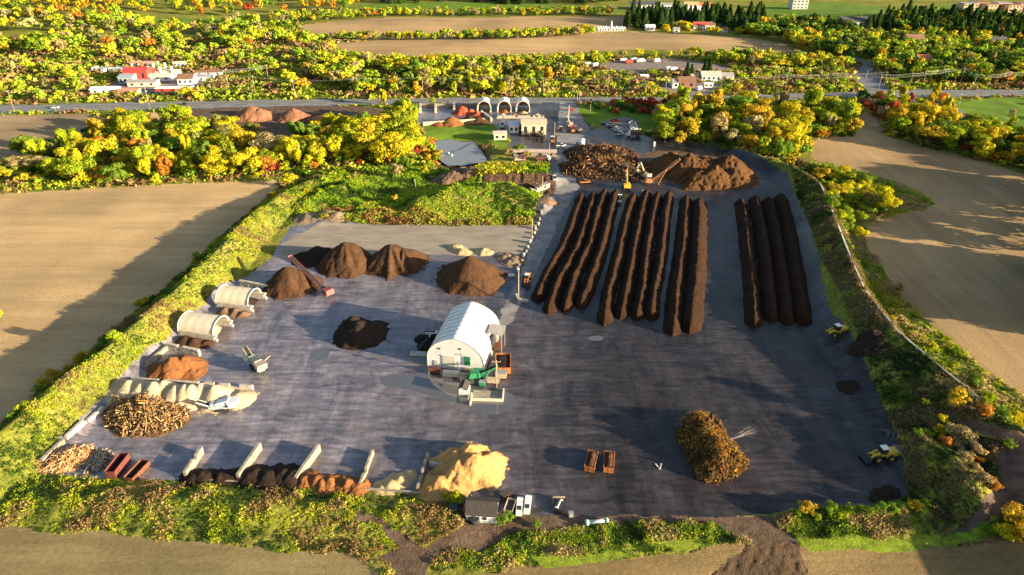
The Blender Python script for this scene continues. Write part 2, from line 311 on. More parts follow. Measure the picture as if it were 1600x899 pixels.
# the ground sheet, cut into zones along shared edges
def build_ground():
    us = np.concatenate([np.linspace(-6000, -300, 40)[:-1], np.linspace(-300, 1900, 1050), np.linspace(1900, 7600, 40)[1:]])
    vs = np.concatenate([-168 + 2 * 1.18 ** np.arange(0, 26), np.arange(-24, 930, 2.0), np.linspace(930, 2400, 60)[1:]])
    vs = np.unique(vs); vs = vs[(vs < 2500)]
    U, Vv = np.meshgrid(us, vs)
    dx = (U - 800) / FPX; dy = (449.5 - Vv) / FPX; t = CAMH / (SP - dy * CP)
    X = dx * t; Y = (CP + dy * SP) * t
    zz = Z(X, Y); nr, nc = X.shape
    cx = (X[:-1, :-1] + X[1:, 1:]) / 2; cy = (Y[:-1, :-1] + Y[1:, 1:]) / 2
    zn = zone(cx, cy)
    mead = (zn == 0)
    mv = np.ones((nr, nc), bool); mv[1:-1, 1:-1] = mead[:-1, :-1] & mead[1:, :-1] & mead[:-1, 1:] & mead[1:, 1:]
    rough = (fbm(X / 3.5, Y / 3.5, 21, 4) - .5) * 1.0 * sst(900, 300, Y)
    zz = zz + np.where(mv, rough, 0)
    mud = np.zeros((nr, nc), bool)
    for k, (a, b, c) in enumerate(ZPW):
        if b == "mud": mud[:-1, :-1] |= (zn == k + 1)
    ph = X * .9 - Y * .42
    zz = zz + np.where(mud, .08 * (np.abs(np.sin(ph * 1.3 + 5 * fbm(X / 6, Y / 6, 2))) - .5) + .28 * (fbm(X, Y, 8) - .5), 0)
    d2 = np.zeros((nr, nc), bool)
    for k, (a, b, c) in enumerate(ZPW):
        if b == "dirt2": d2[:-1, :-1] |= (zn == k + 1)
    zz = zz + np.where(d2, 1.6 * (fbm(X / 1.5, Y / 5, 31, 4) - .45), 0)
    lft = np.zeros((nr, nc), bool)
    idx = np.arange(nr * nc).reshape(nr, nc)
    F = np.stack([idx[:-1, :-1], idx[:-1, 1:], idx[1:, 1:], idx[1:, :-1]], -1).reshape(-1, 4)
    F = F[:, ::-1]
    V = np.stack([X, Y, zz], -1).reshape(-1, 3); zf = zn.ravel()
    done = {}
    for k in range(0, len(ZPW) + 1):
        nm, mk = ("meadow", "meadow") if k == 0 else ZPW[k - 1][:2]
        sel = zf == k
        if not sel.any(): continue
        f = F[sel]; uq, inv = np.unique(f, return_inverse=True)
        o = link(nm, np_mesh(nm, V[uq], inv.reshape(-1, 4), [GM[mk]], smooth=True)); tag(o, kind="structure")
build_ground()
# soft material for leaves: own colour x object colour
def leaf_mat(name, trans=.28):
    m, n, l, b = newmat(name)
    n.remove(b); out = n["Material Output"]
    at = n.new("ShaderNodeAttribute"); at.attribute_name = "Col"; oi = n.new("ShaderNodeObjectInfo")
    c = mix(n, l, 1.0, at.outputs["Color"], oi.outputs["Color"], 'MULTIPLY')
    d = n.new("ShaderNodeBsdfDiffuse"); t = n.new("ShaderNodeBsdfTranslucent"); mx = n.new("ShaderNodeMixShader")
    l.new(c, d.inputs[0]); l.new(c, t.inputs[0]); mx.inputs[0].default_value = trans
    l.new(d.outputs[0], mx.inputs[1]); l.new(t.outputs[0], mx.inputs[2]); l.new(mx.outputs[0], out.inputs[0])
    return m
LEAF = leaf_mat("leaves"); 
BARK = simple("bark", (.16, .12, .09), .95, 0, .45, 1.5, spec=.1)
def tube_np(pts, rads, n=6):
    V = []; F = []
    for k, (p, r) in enumerate(zip(pts, rads)):
        p = Vector(p); d = (Vector(pts[min(k + 1, len(pts) - 1)]) - Vector(pts[max(k - 1, 0)])).normalized()
        a = d.orthogonal().normalized(); b = d.cross(a)
        for i in range(n):
            t = 2 * PI * i / n; V.append(p + (a * math.cos(t) + b * math.sin(t)) * r)
    for k in range(len(pts) - 1):
        for i in range(n):
            F.append((k * n + i, k * n + (i + 1) % n, (k + 1) * n + (i + 1) % n, (k + 1) * n + i))
    return V, F
def quads(c, nrm, size, rng, asp=1.0):
    """leaf clumps: quads at c with normals nrm"""
    n = len(c); r = rng.normal(size=(n, 3)); a = np.cross(nrm, r); a /= np.linalg.norm(a, axis=1)[:, None] + 1e-9
    b = np.cross(nrm, a); b /= np.linalg.norm(b, axis=1)[:, None] + 1e-9
    s = np.asarray(size).reshape(-1, 1) / 2
    j = lambda: rng.uniform(.65, 1.25, (n, 1))
    V = np.stack([c - a * s * j() - b * s * asp * j(), c + a * s * j() - b * s * asp * j(), c + a * s * j() + b * s * asp * j(), c - a * s * j() + b * s * asp * j()], 1)
    return V.reshape(-1, 3)
def crown_pts(kind, n, leaf, rng):
    """unit tree: height 1, returns quad verts, brightness per quad"""
    C = []; N = []
    if kind == "conifer":
        h = rng.uniform(.08, 1, n) ** 1.0; rad = .24 * (1 - h) ** .85 + .012
        tier = .72 + .28 * np.abs(np.sin(h * 34)); th = rng.uniform(0, 2 * PI, n); rr = rad * tier * rng.uniform(.55, 1, n)
        c = np.stack([rr * np.cos(th), rr * np.sin(th), h - rr * .3], 1)
        nr = np.stack([np.cos(th) * .6, np.sin(th) * .6, np.full(n, .8)], 1) + rng.normal(size=(n, 3)) * .35
    else:
        par = {"round": (.40, .40, .30, .58, 9), "tall": (.20, .20, .40, .55, 9), "broad": (.50, .50, .26, .62, 12), "oval": (.31, .31, .36, .58, 9), "bush": (.62, .62, .42, .5, 8), "sparse": (.33, .33, .34, .62, 10)}[kind]
        ax, ay, az, cz, nl = par
        lobes = []
        for k in range(nl + 7):
            t = 2 * PI * k / nl * 2.4 + rng.uniform(0, 1.4); zz = rng.uniform(-.9, .95); q = math.sqrt(max(0, 1 - zz * zz)) * rng.uniform(.35, 1.0)
            lobes.append((ax * q * math.cos(t), ay * q * math.sin(t), cz + az * zz * .8, rng.uniform(.20, .50)))
        lobes.append((ax * rng.uniform(-.2, .2), ay * rng.uniform(-.2, .2), cz + az * .3, .5))
        wts = np.array([L[3] ** 2 for L in lobes]); wts /= wts.sum()
        which = rng.choice(len(lobes), n, p=wts); L = np.array(lobes)[which]
        d = rng.normal(size=(n, 3)); d[:, 2] = d[:, 2] * .9 + .15; d /= np.linalg.norm(d, axis=1)[:, None]
        rr = L[:, 3] * (rng.uniform(.35, 1.15, n) ** .6)
        c = L[:, :3] + d * np.array([ax, ay, az]) * rr[:, None]
        c[:, 2] = np.maximum(c[:, 2], .06)
        nr = d + rng.normal(size=(n, 3)) * .34 + np.array([0, 0, .2])
    nr /= np.linalg.norm(nr, axis=1)[:, None]
    V = quads(c, nr, leaf * rng.uniform(.6, 1.4, n), rng)
    if kind == "conifer": br = rng.uniform(.7, 1.25, n)
    else:
        lb = rng.uniform(.82, 1.2, len(lobes)); br = rng.uniform(.84, 1.17, n) * lb[which]
    return V, br
def trunk_mesh(kind, rng, name):
    V, F = tube_np([(0, 0, -.03), (.004, .003, .2), (.01, -.006, .5), (.0, .0, .8 if kind != "conifer" else .95)], [.024, .018, .012, .003])
    if kind != "conifer":
        for k in range(9):
            t = rng.uniform(0, 2 * PI); h = rng.uniform(.22, .6); L = rng.uniform(.2, .36) * (1.2 if kind in ("broad", "bush") else .85)
            v, f = tube_np([(0, 0, h), (math.cos(t) * L * .45, math.sin(t) * L * .45, h + .1), (math.cos(t) * L, math.sin(t) * L, h + .26)], [.011, .007, .002], 5)
            o = len(V); V += v; F += [tuple(i + o for i in q) for q in f]
    return np_mesh(name, [tuple(v) for v in V], F, [BARK], smooth=True)
def crown_mesh(kind, n, leaf, rng, name):
    V, br = crown_pts(kind, n, leaf, rng)
    col = np.repeat(br, 4)[:, None] * np.ones(3)
    col = col * (1 + np.repeat(rng.normal(size=(n, 3)) * .06, 4, 0))
    return np_mesh(name, V, np.arange(len(V)).reshape(-1, 4), [LEAF], col=col)
PROTO = {}
def proto(kind, q):
    if (kind, q) not in PROTO:
        L = []
        for k in range(6 if kind in ("round", "oval", "broad") else 3):
            rng = np.random.default_rng(100 + 17 * k + len(kind) * 3 + q)
            n, lf = {0: (2600, .038), 1: (800, .065)}[q]
            if kind == "sparse": n = int(n * .45)
            if kind == "bush": lf *= 1.5; n = int(n * .6)
            if kind == "conifer": lf *= .75
            L.append((crown_mesh(kind, n, lf, rng, "crown"), trunk_mesh(kind, rng, "trunk")))
        PROTO[(kind, q)] = L
    return PROTO[(kind, q)]
def plant(name, kind, q, x, y, h, col, label, cat, group, wide=1.0):
    L = proto(kind, q); cr, tr = L[random.randrange(len(L))]
    t = thing(name, label, cat, (x, y, z1(x, y) - .05), random.uniform(0, 6.28), group)
    t.scale = (h * wide, h * wide, h)
    a = link("trunk" if name != "shrub" else "stem", tr, t); b = link("crown" if name != "shrub" else "foliage", cr, t); b.color = (*col, 1)
    return t
LIME = (.27, .32, .018); YEL = (.46, .40, .018); GOLD = (.48, .33, .025); ORG = (.46, .20, .03); RED = (.32, .06, .035)
GRN = (.14, .22, .025); DGR = (.05, .095, .02); TAN = (.36, .29, .12); OLV = (.20, .20, .05); PINE = (.045, .085, .022)
CNAME = {LIME: "lime green", YEL: "bright yellow", GOLD: "golden", ORG: "orange", RED: "deep red", GRN: "green", DGR: "dark green", TAN: "tan half bare", OLV: "olive", PINE: "dark green"}
def jit(c, a=.15):
    k = random.uniform(1 - a, 1 + a); return tuple(max(.004, v * k * random.uniform(1 - a / 2, 1 + a / 2)) for v in c)
def pick(w):
    cs = list(w); return random.choices(cs, [w[c] for c in cs])[0]
def ordw(n):
    s = "th" if 10 <= n % 100 <= 20 else {1: "st", 2: "nd", 3: "rd"}.get(n % 10, "th"); return f"{n}{s}"
def scatter(poly, n, mind, dens=None, tries=60):
    W = pxpoly(poly); xs = [p[0] for p in W]; ys = [p[1] for p in W]; out = []; cell = {}
    t = 0
    while len(out) < n and t < n * tries:
        t += 1; x = random.uniform(min(xs), max(xs)); y = random.uniform(min(ys), max(ys))
        if not inpoly(np.array([x]), np.array([y]), W)[0]: continue
        if dens and not dens(x, y): continue
        k = (int(x // mind), int(y // mind)); ok = True
        for i in (-1, 0, 1):
            for j in (-1, 0, 1):
                for q in cell.get((k[0] + i, k[1] + j), ()):
                    if (q[0] - x) ** 2 + (q[1] - y) ** 2 < mind * mind: ok = False
        if ok: out.append((x, y)); cell.setdefault(k, []).append((x, y))
    return out
# ---------------------------------------------------------------- mesh builder for hard things
class MB:
    def __init__(s): s.V = []; s.F = []
    def add(s, V, F):
        o = len(s.V); s.V += [tuple(v) for v in V]; s.F += [tuple(i + o for i in f) for f in F]; return s
    def box(s, c, d, rz=0, ry=0, rx=0, taper=1.0):
        M = Matrix.Translation(c) @ Matrix.Rotation(rz, 4, 'Z') @ Matrix.Rotation(ry, 4, 'Y') @ Matrix.Rotation(rx, 4, 'X')
        V = []
        for z in (-.5, .5):
            k = taper if z > 0 else 1
            for x, y in ((-.5, -.5), (.5, -.5), (.5, .5), (-.5, .5)): V.append(M @ Vector((x * d[0] * k, y * d[1] * k, z * d[2])))
        return s.add(V, [(0, 3, 2, 1), (4, 5, 6, 7), (0, 1, 5, 4), (1, 2, 6, 5), (2, 3, 7, 6), (3, 0, 4, 7)])
    def beam(s, a, b, w, h=None):
        a = Vector(a); b = Vector(b); d = b - a; L = d.length; h = h or w
        M = Matrix.Translation((a + b) / 2) @ d.to_track_quat('X', 'Z').to_matrix().to_4x4()
        V = [M @ Vector((x * L, y * w, z * h)) for z in (-.5, .5) for x, y in ((-.5, -.5), (.5, -.5), (.5, .5), (-.5, .5))]
        return s.add(V, [(0, 3, 2, 1), (4, 5, 6, 7), (0, 1, 5, 4), (1, 2, 6, 5), (2, 3, 7, 6), (3, 0, 4, 7)])
    def cyl(s, a, b, r0, r1=None, n=12):
        r1 = r0 if r1 is None else r1
        V, F = tube_np([a, b], [r0, r1], n); F += [tuple(range(n))[::-1], tuple(range(n, 2 * n))]
        return s.add(V, F)
    def prism(s, prof, x0, x1):
        """prof: (y, z) outline, extruded along x"""
        n = len(prof); V = [(x0, y, z) for y, z in prof] + [(x1, y, z) for y, z in prof]
        return s.add(V, [tuple(range(n)), tuple(range(n, 2 * n))[::-1]] + [(i, i + n, (i + 1) % n + n, (i + 1) % n) for i in range(n)])
    def prismx(s, prof, y0, y1):
        n = len(prof); V = [(x, y0, z) for x, z in prof] + [(x, y1, z) for x, z in prof]
        return s.add(V, [tuple(range(n))[::-1], tuple(range(n, 2 * n))] + [(i, (i + 1) % n, (i + 1) % n + n, i + n) for i in range(n)])
    def mesh(s, name, m, smooth=False):
        me = bpy.data.meshes.new(name); me.from_pydata(s.V, [], s.F); me.materials.append(m); me.validate(); me.update()
        import bmesh
        bm = bmesh.new(); bm.from_mesh(me); bmesh.ops.recalc_face_normals(bm, faces=bm.faces[:]); bm.to_mesh(me); bm.free()
        if smooth:
            for p in me.polygons: p.use_smooth = len(p.vertices) == 4
        return me
    def part(s, name, m, parent=None, loc=None, rz=0, smooth=False, label=None):
        o = link(name, s.mesh(name, m, smooth), parent, loc, rz)
        if label: o["label"] = label
        return o
def copy_tree(o, parent=None):
    c = o.copy(); COL.objects.link(c); c.parent = parent
    for ch in o.children: copy_tree(ch, c)
    return c
def clone(root, label, loc, rz=0, group=None, cat=None):
    c = copy_tree(root); c["label"] = label; c.location = loc; c.rotation_euler[2] = rz
    if group: c["group"] = group
    if cat: c["category"] = cat
    return c
def at(u, v, z=0.0):
    x, y = P(u, v, z); return (x, y, z1(x, y))
def ang(a, b): return math.atan2(b[1] - a[1], b[0] - a[0])
# ---------------------------------------------------------------- heaps and windrows
def heap_mat(key, c1, c2, sc_=1.0, bd=.25, big=None):
    if key in MATS: return MATS[key]
    m, n, l, b = newmat(key); v = coords(n, l)
    f = noise(n, l, v, 2.2 * sc_, 8, .8); g = noise(n, l, v, .22 * sc_, 5, .6, .6)
    r = ramp(n, [(.34, c1), (.62, c2)] if key != "windrow compost" else [(.40, c1), (.70, c2)]); l.new(f, r.inputs[0])
    rg = ramp(n, [(.35, (.72, .72, .72)), (.65, (1.15, 1.12, 1.1))]); l.new(g, rg.inputs[0])
    l.new(mix(n, l, 1.0, r.outputs[0], rg.outputs[0], 'MULTIPLY'), b.inputs["Base Color"])
    b.inputs["Roughness"].default_value = .97; b.inputs["Specular IOR Level"].default_value = .12
    bump(n, l, b, f, bd, .8); MATS[key] = m; return m
COMP = heap_mat("dark compost", (.012, .009, .008), (.040, .025, .018))  # near-black partly stands for wall shade over the bay banks
COMPB = heap_mat("brown compost", (.024, .014, .009), (.105, .052, .026))
WIND = heap_mat("windrow compost", (.004, .004, .004), (.080, .033, .014), 1.3, .3)
MULCH = heap_mat("red brown mulch", (.13, .05, .018), (.30, .125, .045))
SAND = heap_mat("pale sand", (.34, .24, .12), (.52, .39, .22), .8, .1)
CHIP = heap_mat("wood chips", (.34, .18, .06), (.56, .33, .125), 1, .2)
CHIPO = heap_mat("orange wood chips", (.34, .17, .06), (.52, .29, .11), 1, .2)
GSAND = heap_mat("grey sand", (.34, .26, .17), (.54, .42, .28), 1, .12)
REDM = heap_mat("red mulch", (.22, .05, .03), (.50, .12, .06), 1, .2)
def heap(name, label, cat, cones, m, cell=.35, rough=.25, seed=1, lump=3.0, group=None, flat=0, parent=None, gully=0.0, asp=(1, 1), rot=0.0, tagit=True):
    """cones: (u, v, r, h) in picture px / metres; a height field of merged cones, closed at the ground"""
    W = [(*P(u, v), r, h) for (u, v, r, h) in cones]
    jr = random.Random(seed)
    if len(W) > 5: W = [(x + jr.uniform(-.22, .22) * r, y + jr.uniform(-.15, .15) * r, r * jr.uniform(.88, 1.12), h * jr.uniform(.8, 1.12)) for x, y, r, h in W]
    cx = sum(q[0] for q in W) / len(W); cy = sum(q[1] for q in W) / len(W)
    x0 = min(q[0] - q[2] * 1.3 for q in W); x1 = max(q[0] + q[2] * 1.3 for q in W); y0 = min(q[1] - q[2] * 1.3 for q in W); y1 = max(q[1] + q[2] * 1.3 for q in W)
    nx = int((x1 - x0) / cell) + 2; ny = int((y1 - y0) / cell) + 2
    X, Y = np.meshgrid(np.linspace(x0, x1, nx), np.linspace(y0, y1, ny)); H = np.full(X.shape, -9.0)
    ca, sa = math.cos(rot), math.sin(rot)
    for (px, py, r, h) in W:
        dx = ((X - px) * ca + (Y - py) * sa) / asp[0]; dy = (-(X - px) * sa + (Y - py) * ca) / asp[1]
        d = np.sqrt(dx * dx + dy * dy) * (1 + .22 * (fbm(X / (r * .6), Y / (r * .6), seed) - .5) * 2)
        th = np.arctan2(dy, dx)
        d = d * (1 + gully * (vn(th * 3.2 + 9, d * .05, seed + 3) - .5))
        t = 1 - d / r; c = h * (t - .07 * np.exp(-(d / (r * .16)) ** 2))
        if flat: c = np.minimum(c, h * (1 - flat) + .25 * flat * h * t)
        H = np.maximum(H, c)
        if h > .8: H = np.maximum(H, .10 + .25 * (1.32 - d / r) * (d / r > .8) - .55 * (1 - fbm(X / 1.6, Y / 1.6, seed + 17, 4)) * (d / r > .97) - 9 * (d / r > 1.3) - 9 * (d / r <= .8))
    H = H + rough * (fbm(X / lump * 3, Y / lump * 3, seed + 5, 4) - .5) * 2 * np.clip(H * 1.5, 0, 1) + rough * .8 * (fbm(X / lump, Y / lump, seed + 9, 3) - .5) * np.clip(H, 0, 1)
    keep = (H[:-1, :-1] > 0) | (H[1:, 1:] > 0) | (H[:-1, 1:] > 0) | (H[1:, :-1] > 0)
    Zt = Z(X, Y) + np.maximum(H, -.15)
    idx = np.arange(nx * ny).reshape(ny, nx)
    F = np.stack([idx[:-1, :-1], idx[:-1, 1:], idx[1:, 1:], idx[1:, :-1]], -1)[keep]
    uq, inv = np.unique(F, return_inverse=True)
    zb = z1(cx, cy)
    V = np.stack([X - cx, Y - cy, Zt - zb], -1).reshape(-1, 3)[uq]
    me = np_mesh(name, V, inv.reshape(-1, 4), [m], smooth=True)
    o = link(name, me, parent, (cx, cy, zb))
    if tagit and parent is None: tag(o, label, cat, group)
    o["hz"] = 0.0; del o["hz"]
    return o, (lambda x, y: None), W
WR = [
 ([(910, 297), (895, 342), (880, 380), (860, 412), (847, 440), (838, 462)], 2.7, 2.9),
 ([(929, 294), (915, 342), (900, 385), (877, 425), (867, 447), (857, 480)], 2.7, 3.0),
 ([(946, 291), (932, 332), (922, 375), (900, 422), (892, 447), (881, 477)], 2.7, 3.0),
 ([(964, 291), (952, 332), (940, 385), (925, 425), (917, 447), (905, 472)], 2.8, 3.0),
 ([(992, 296), (979, 335), (971, 375), (960, 420), (952, 447), (944, 497)], 2.8, 3.1),
 ([(1012, 291), (1000, 335), (991, 380), (984, 420), (979, 447), (969, 488)], 2.8, 3.0),
 ([(1029, 295), (1020, 330), (1012, 380), (1007, 420), (1004, 447), (996, 490)], 2.7, 3.0),
 ([(1047, 294), (1040, 332), (1035, 380), (1029, 420), (1022, 447), (1018, 490)], 2.7, 3.0),
 ([(1074, 300), (1071, 335), (1067, 380), (1061, 420), (1057, 447), (1052, 513)], 3.2, 3.2),
 ([(1094, 302), (1092, 350), (1090, 400), (1086, 447), (1079, 508)], 3.9, 3.5),
 ([(1159, 305), (1166, 350), (1172, 400), (1177, 447), (1181, 502)], 3.0, 3.0),
 ([(1180, 300), (1190, 350), (1198, 400), (1204, 447), (1207, 492)], 3.0, 3.1),
 ([(1201, 302), (1212, 350), (1221, 400), (1228, 447), (1232, 497)], 3.0, 3.0),
 ([(1220, 297), (1233, 340), (1243, 400), (1251, 447), (1259, 498)], 3.4, 3.1),
]
WL = ["long dark compost windrow at the haul road edge, first from the left", "dark windrow with orange brown blunt end, second from the haul road",
 "dark windrow third from the haul road, in the tight group of four", "dark windrow fourth from the haul road, beside the narrow grey lane",
 "dark windrow just right of the narrow grey lane, with wide brown foot", "dark windrow second to the right of the narrow grey lane",
 "dark windrow third to the right of the lane, with a break near its far end", "dark windrow fourth to the right of the lane, crest broken near far end",
 "dark windrow tucked against the broad sunlit windrow, lower brown end", "broadest windrow with a whole rust brown sunlit flank beside the empty bay",
 "shaded black windrow, first of the separate right group", "shaded black windrow, second of the separate right group",
 "shaded black windrow, third of the separate right group", "shaded black windrow nearest the tall weedy bank on the right"]
def windrow(pts, hw, h, label, seed):
    W = [P(u, v, h) for u, v in pts]
    Pn = []; 
    for k in range(len(W) - 1):
        n = max(2, int(math.dist(W[k], W[k + 1]) / .6))
        for i in range(n): t = i / n; Pn.append((W[k][0] * (1 - t) + W[k + 1][0] * t, W[k][1] * (1 - t) + W[k + 1][1] * t))
    Pn.append(W[-1]); Pn = np.array(Pn)
    for _ in range(6): Pn[1:-1] = (Pn[:-2] + Pn[1:-1] * 2 + Pn[2:]) / 4
    for _ in range(3):   # run the ends out
        pass
    n = len(Pn); T = np.gradient(Pn, axis=0); T /= np.linalg.norm(T, axis=1)[:, None]; N = np.stack([-T[:, 1], T[:, 0]], 1)
    m = 23; s = np.linspace(-1, 1, m)
    S, K = np.meshgrid(s, np.arange(n)); dist = K * .6
    end = np.minimum(K, n - 1 - K) * .6; e = np.sqrt(np.clip(end / (hw * 1.25), 0, 1)); e = np.where(end < hw * 1.25, np.sin(np.clip(end / (hw * 1.25), 0, 1) * PI / 2), 1)
    width = hw * (e * .9 + .1) * (1 + .12 * (vn(dist / 5, S * 0, seed) - .5) + .16 * (fbm(dist / 1.4, np.sign(S) * 7, seed + 1, 3) - .5))
    wob = (fbm(dist / 6, dist * 0, seed + 2, 3) - .5) * .9
    prof = (1 - np.abs(S) ** 1.35) * .82 + .18 * (1 - S * S) ** 2
    hh = h * (.25 + .75 * e) * e ** .3 * (1 + .16 * (fbm(dist / 7, S * 0, seed + 4, 3) - .5) * 2)
    X = Pn[K, 0] + N[K, 0] * (S * width + wob * (1 - np.abs(S))); Y = Pn[K, 1] + N[K, 1] * (S * width + wob * (1 - np.abs(S)))
    H = prof * hh + (fbm(X * .9, Y * .9, seed + 6, 4) - .5) * .8 * (1 - np.abs(S) ** 4) * e
    H = np.where(np.abs(S) > .99, -.1, np.maximum(H, .0))
    cx, cy = Pn[n // 2]
    V = np.stack([X - cx, Y - cy, H], -1).reshape(-1, 3); idx = np.arange(n * m).reshape(n, m)
    F = np.stack([idx[:-1, :-1], idx[:-1, 1:], idx[1:, 1:], idx[1:, :-1]], -1).reshape(-1, 4)
    o = link("compost_windrow", np_mesh("compost_windrow", V, F, [WIND], smooth=True), None, (cx, cy, 0))
    # skirt already dips below the yard at both feet; close the two ends
    tag(o, label, "compost windrow", "compost windrows laid out in rows across the yard")
for k, (pts, hw, h) in enumerate(WR): windrow(pts, hw, h, WL[k], 40 + k * 7)
HP = lambda *a, **k: heap(*a, **k)
HP("compost_pile", "large dark brown cone of compost, tallest in the row by the pale apron", "compost pile", [(543, 412, 11, 9.8), (552, 408, 8, 8.5), (530, 418, 8, 6)], COMPB, seed=3, gully=.25)
HP("compost_pile", "dark compost pile with a black shaded right flank beside the tallest cone", "compost pile", [(613, 412, 10.5, 8.6), (632, 412, 8.5, 6.8), (600, 414, 8, 6.5)], COMPB, seed=5, gully=.35)
HP("compost_pile", "low black compost pile at the far left behind the tallest cone", "compost pile", [(497, 404, 7.5, 5.6), (478, 405, 6, 3.2), (512, 405, 6.5, 5)], COMP, seed=7)
HP("compost_pile", "smooth conical dark brown pile standing alone right of the row", "compost pile", [(735, 436, 12.3, 10.2)], COMPB, seed=9, gully=.06, rough=.12)
HP("compost_pile", "dark conical pile under the raised red stacking conveyor", "compost pile", [(452, 447, 9.6, 8.4), (470, 445, 7.8, 6.3)], COMPB, seed=11, gully=.12)
HP("compost_pile", "isolated black compost mound with a brown lit peak in mid yard", "compost pile", [(562, 524, 7.6, 5.4), (578, 520, 6.4, 4.0), (548, 528, 5.5, 3.4), (553, 514, 5.5, 5.2)], COMP, seed=13, gully=.3)
HP("mulch_pile", "red brown mulch pile in a block walled bay left of the yard", "mulch pile", [(272, 578, 6.5, 4.6), (258, 580, 5.2, 3.4), (290, 574, 5.5, 4.0), (300, 582, 4.5, 1.2)], MULCH, seed=15, rough=.35)
HP("sand_pile", "long pale sand pile in scalloped ridges between two block walls", "sand pile", [(203 + 14.2 * k, 616 + 1.1 * k, 5.6, 5.2) for k in range(11)] + [(374, 626, 4.2, 2.6)], GSAND, seed=17, rough=.14, cell=.3)
HP("wood_chip_pile", "biggest golden wood chip pile with furrowed flanks beside the bays", "wood chip pile", [(736, 738, 7.0, 5.8), (712, 728, 6.4, 5.0), (760, 730, 5.8, 4.9), (742, 718, 6.5, 5.4), (770, 720, 4.2, 3.6), (720, 742, 6.5, 4.8)], CHIP, seed=19, gully=.35, rough=.3, cell=.22)
HP("wood_chip_pile", "smaller orange tan chip pile against the last concrete divider", "wood chip pile", [(686, 762, 4.8, 3.4), (676, 765, 4.0, 2.4), (706, 765, 4.0, 1.8)], CHIPO, seed=21, rough=.2, cell=.22)
HP("sand_pile", "low flat cream sand pile in the second last bottom bay", "sand pile", [(610, 760, 3.2, 1.5), (624, 752, 3.0, 1.3), (597, 764, 2.6, .9), (638, 744, 2.2, .7)], SAND, seed=23, rough=.08, cell=.2)
HP("mulch_pile", "long orange brown mulch ridge in the middle bottom bay", "mulch pile", [(480 + 13 * k, 756 + 1.0 * k, 3.4, 2.5 - .08 * k) for k in range(7)], MULCH, seed=25, rough=.4, cell=.22)
HP("compost_pile", "black compost bank filling the second bay from the left", "compost pile", [(392 + 12 * k, 748, 4.0, 2.6) for k in range(7)], COMP, seed=27, cell=.25, rough=.2)
HP("compost_pile", "black compost bank in the leftmost bottom bay", "compost pile", [(305 + 12 * k, 747, 3.0, 1.8) for k in range(7)], COMP, seed=29, cell=.25, rough=.2)
HP("bark_pile", "huge rust brown bark pile beneath the long orange conveyor", "bark pile", [(1058, 262, 14, 9), (1082, 268, 15, 10.5), (1105, 270, 16, 10.5), (1135, 272, 15, 9.5), (1098, 283, 10, 7), (1120, 284, 11, 8), (1150, 282, 11, 7)], heap_mat("dark bark", (.022, .012, .008), (.15, .072, .026), .7, .5), seed=31, rough=1.1, lump=4, gully=.5, cell=.5)
HP("compost_pile", "flat black compost patch on the shaded yard by the right bank", "compost pile", [(1324, 606, 3.2, .9)], COMP, seed=33, cell=.2)
HP("compost_pile", "black compost heap pushed against the right bank below the upper loader", "compost pile", [(1343, 562, 4.0, 2.0), (1352, 552, 3.4, 2.4), (1360, 568, 3.2, 1.8)], COMP, seed=35, cell=.25)
HP("compost_pile", "dark compost smear at the lower right corner of the yard", "compost pile", [(1378, 776, 2.4, .6), (1392, 769, 2.2, .7), (1368, 782, 1.6, .4)], COMP, seed=36, cell=.25)
HP("soil_pile", "brown soil stockpile with eroded ends beyond the green mound", "soil pile", [(705, 281, 9, 4.6), (735, 276, 9, 4.8), (722, 272, 8, 4)], heap_mat("topsoil", (.09, .055, .035), (.22, .14, .09)), seed=37, rough=.5, cell=.5, gully=.3)
0 and HP("soil_pile", "long flat topped brown soil stockpile with a green weedy top", "soil pile", [(755 + 16 * k, 280 - k * .6, 10, 6.5) for k in range(7)], None, seed=39, rough=.5, cell=.5, flat=.35, gully=.4)
HP("soil_pile", "low grey brown spoil bank left of the pale apron", "soil pile", [(480, 342, 6, 2.2), (510, 338, 6, 2.4), (528, 342, 5, 2)], heap_mat("spoil", (.14, .10, .07), (.27, .2, .14)), seed=41, cell=.4, rough=.3)
HP("mulch_pile", "rust mulch mound in the dark soil yard by the highway, left one", "mulch pile", [(395, 183, 13, 7.5), (408, 184, 10, 6)], heap_mat("rust soil", (.17, .07, .04), (.34, .16, .09), .5), seed=43, cell=.7, rough=.5)
HP("mulch_pile", "rust mulch mound in the dark soil yard, right one", "mulch pile", [(460, 185, 11, 6.5), (470, 186, 8, 4.5)], MATS["rust soil"], seed=45, cell=.7, rough=.5)
HP("compost_pile", "flat dark soil bank stretching along the back of the soil yard", "soil bank", [(500 + 22 * k, 190 + 1.5 * k, 15, 4) for k in range(6)], COMPB, seed=47, cell=.9, rough=.5, flat=.4)
HP("mulch_pile", "bright red mulch pile in the far block bays", "mulch pile", [(722, 176, 7, 4.5), (735, 177, 5, 3)], REDM, seed=49, cell=.5, rough=.3)
HP("mulch_pile", "small red mulch pile beside the left arch shelter", "mulch pile", [(745, 181, 5.5, 3.2)], REDM, seed=51, cell=.5, rough=.3)
HP("mulch_pile", "brown mulch pile behind the long pale wall by the pond lawn", "mulch pile", [(706, 193, 7.5, 4.5), (685, 194, 6, 2.5)], MULCH, seed=53, cell=.5, rough=.3)
HP("compost_pile", "dark compost pile behind the long pale wall by the pond lawn", "compost pile", [(735, 189, 8, 3.2), (748, 190, 7, 3.4)], COMPB, seed=55, cell=.5, rough=.3)
HP("soil_pile", "small brown soil heap at the haul road edge near the machines", "soil pile", [(857, 320, 4.5, 2.2)], MATS["topsoil"], seed=57, cell=.4, rough=.3)
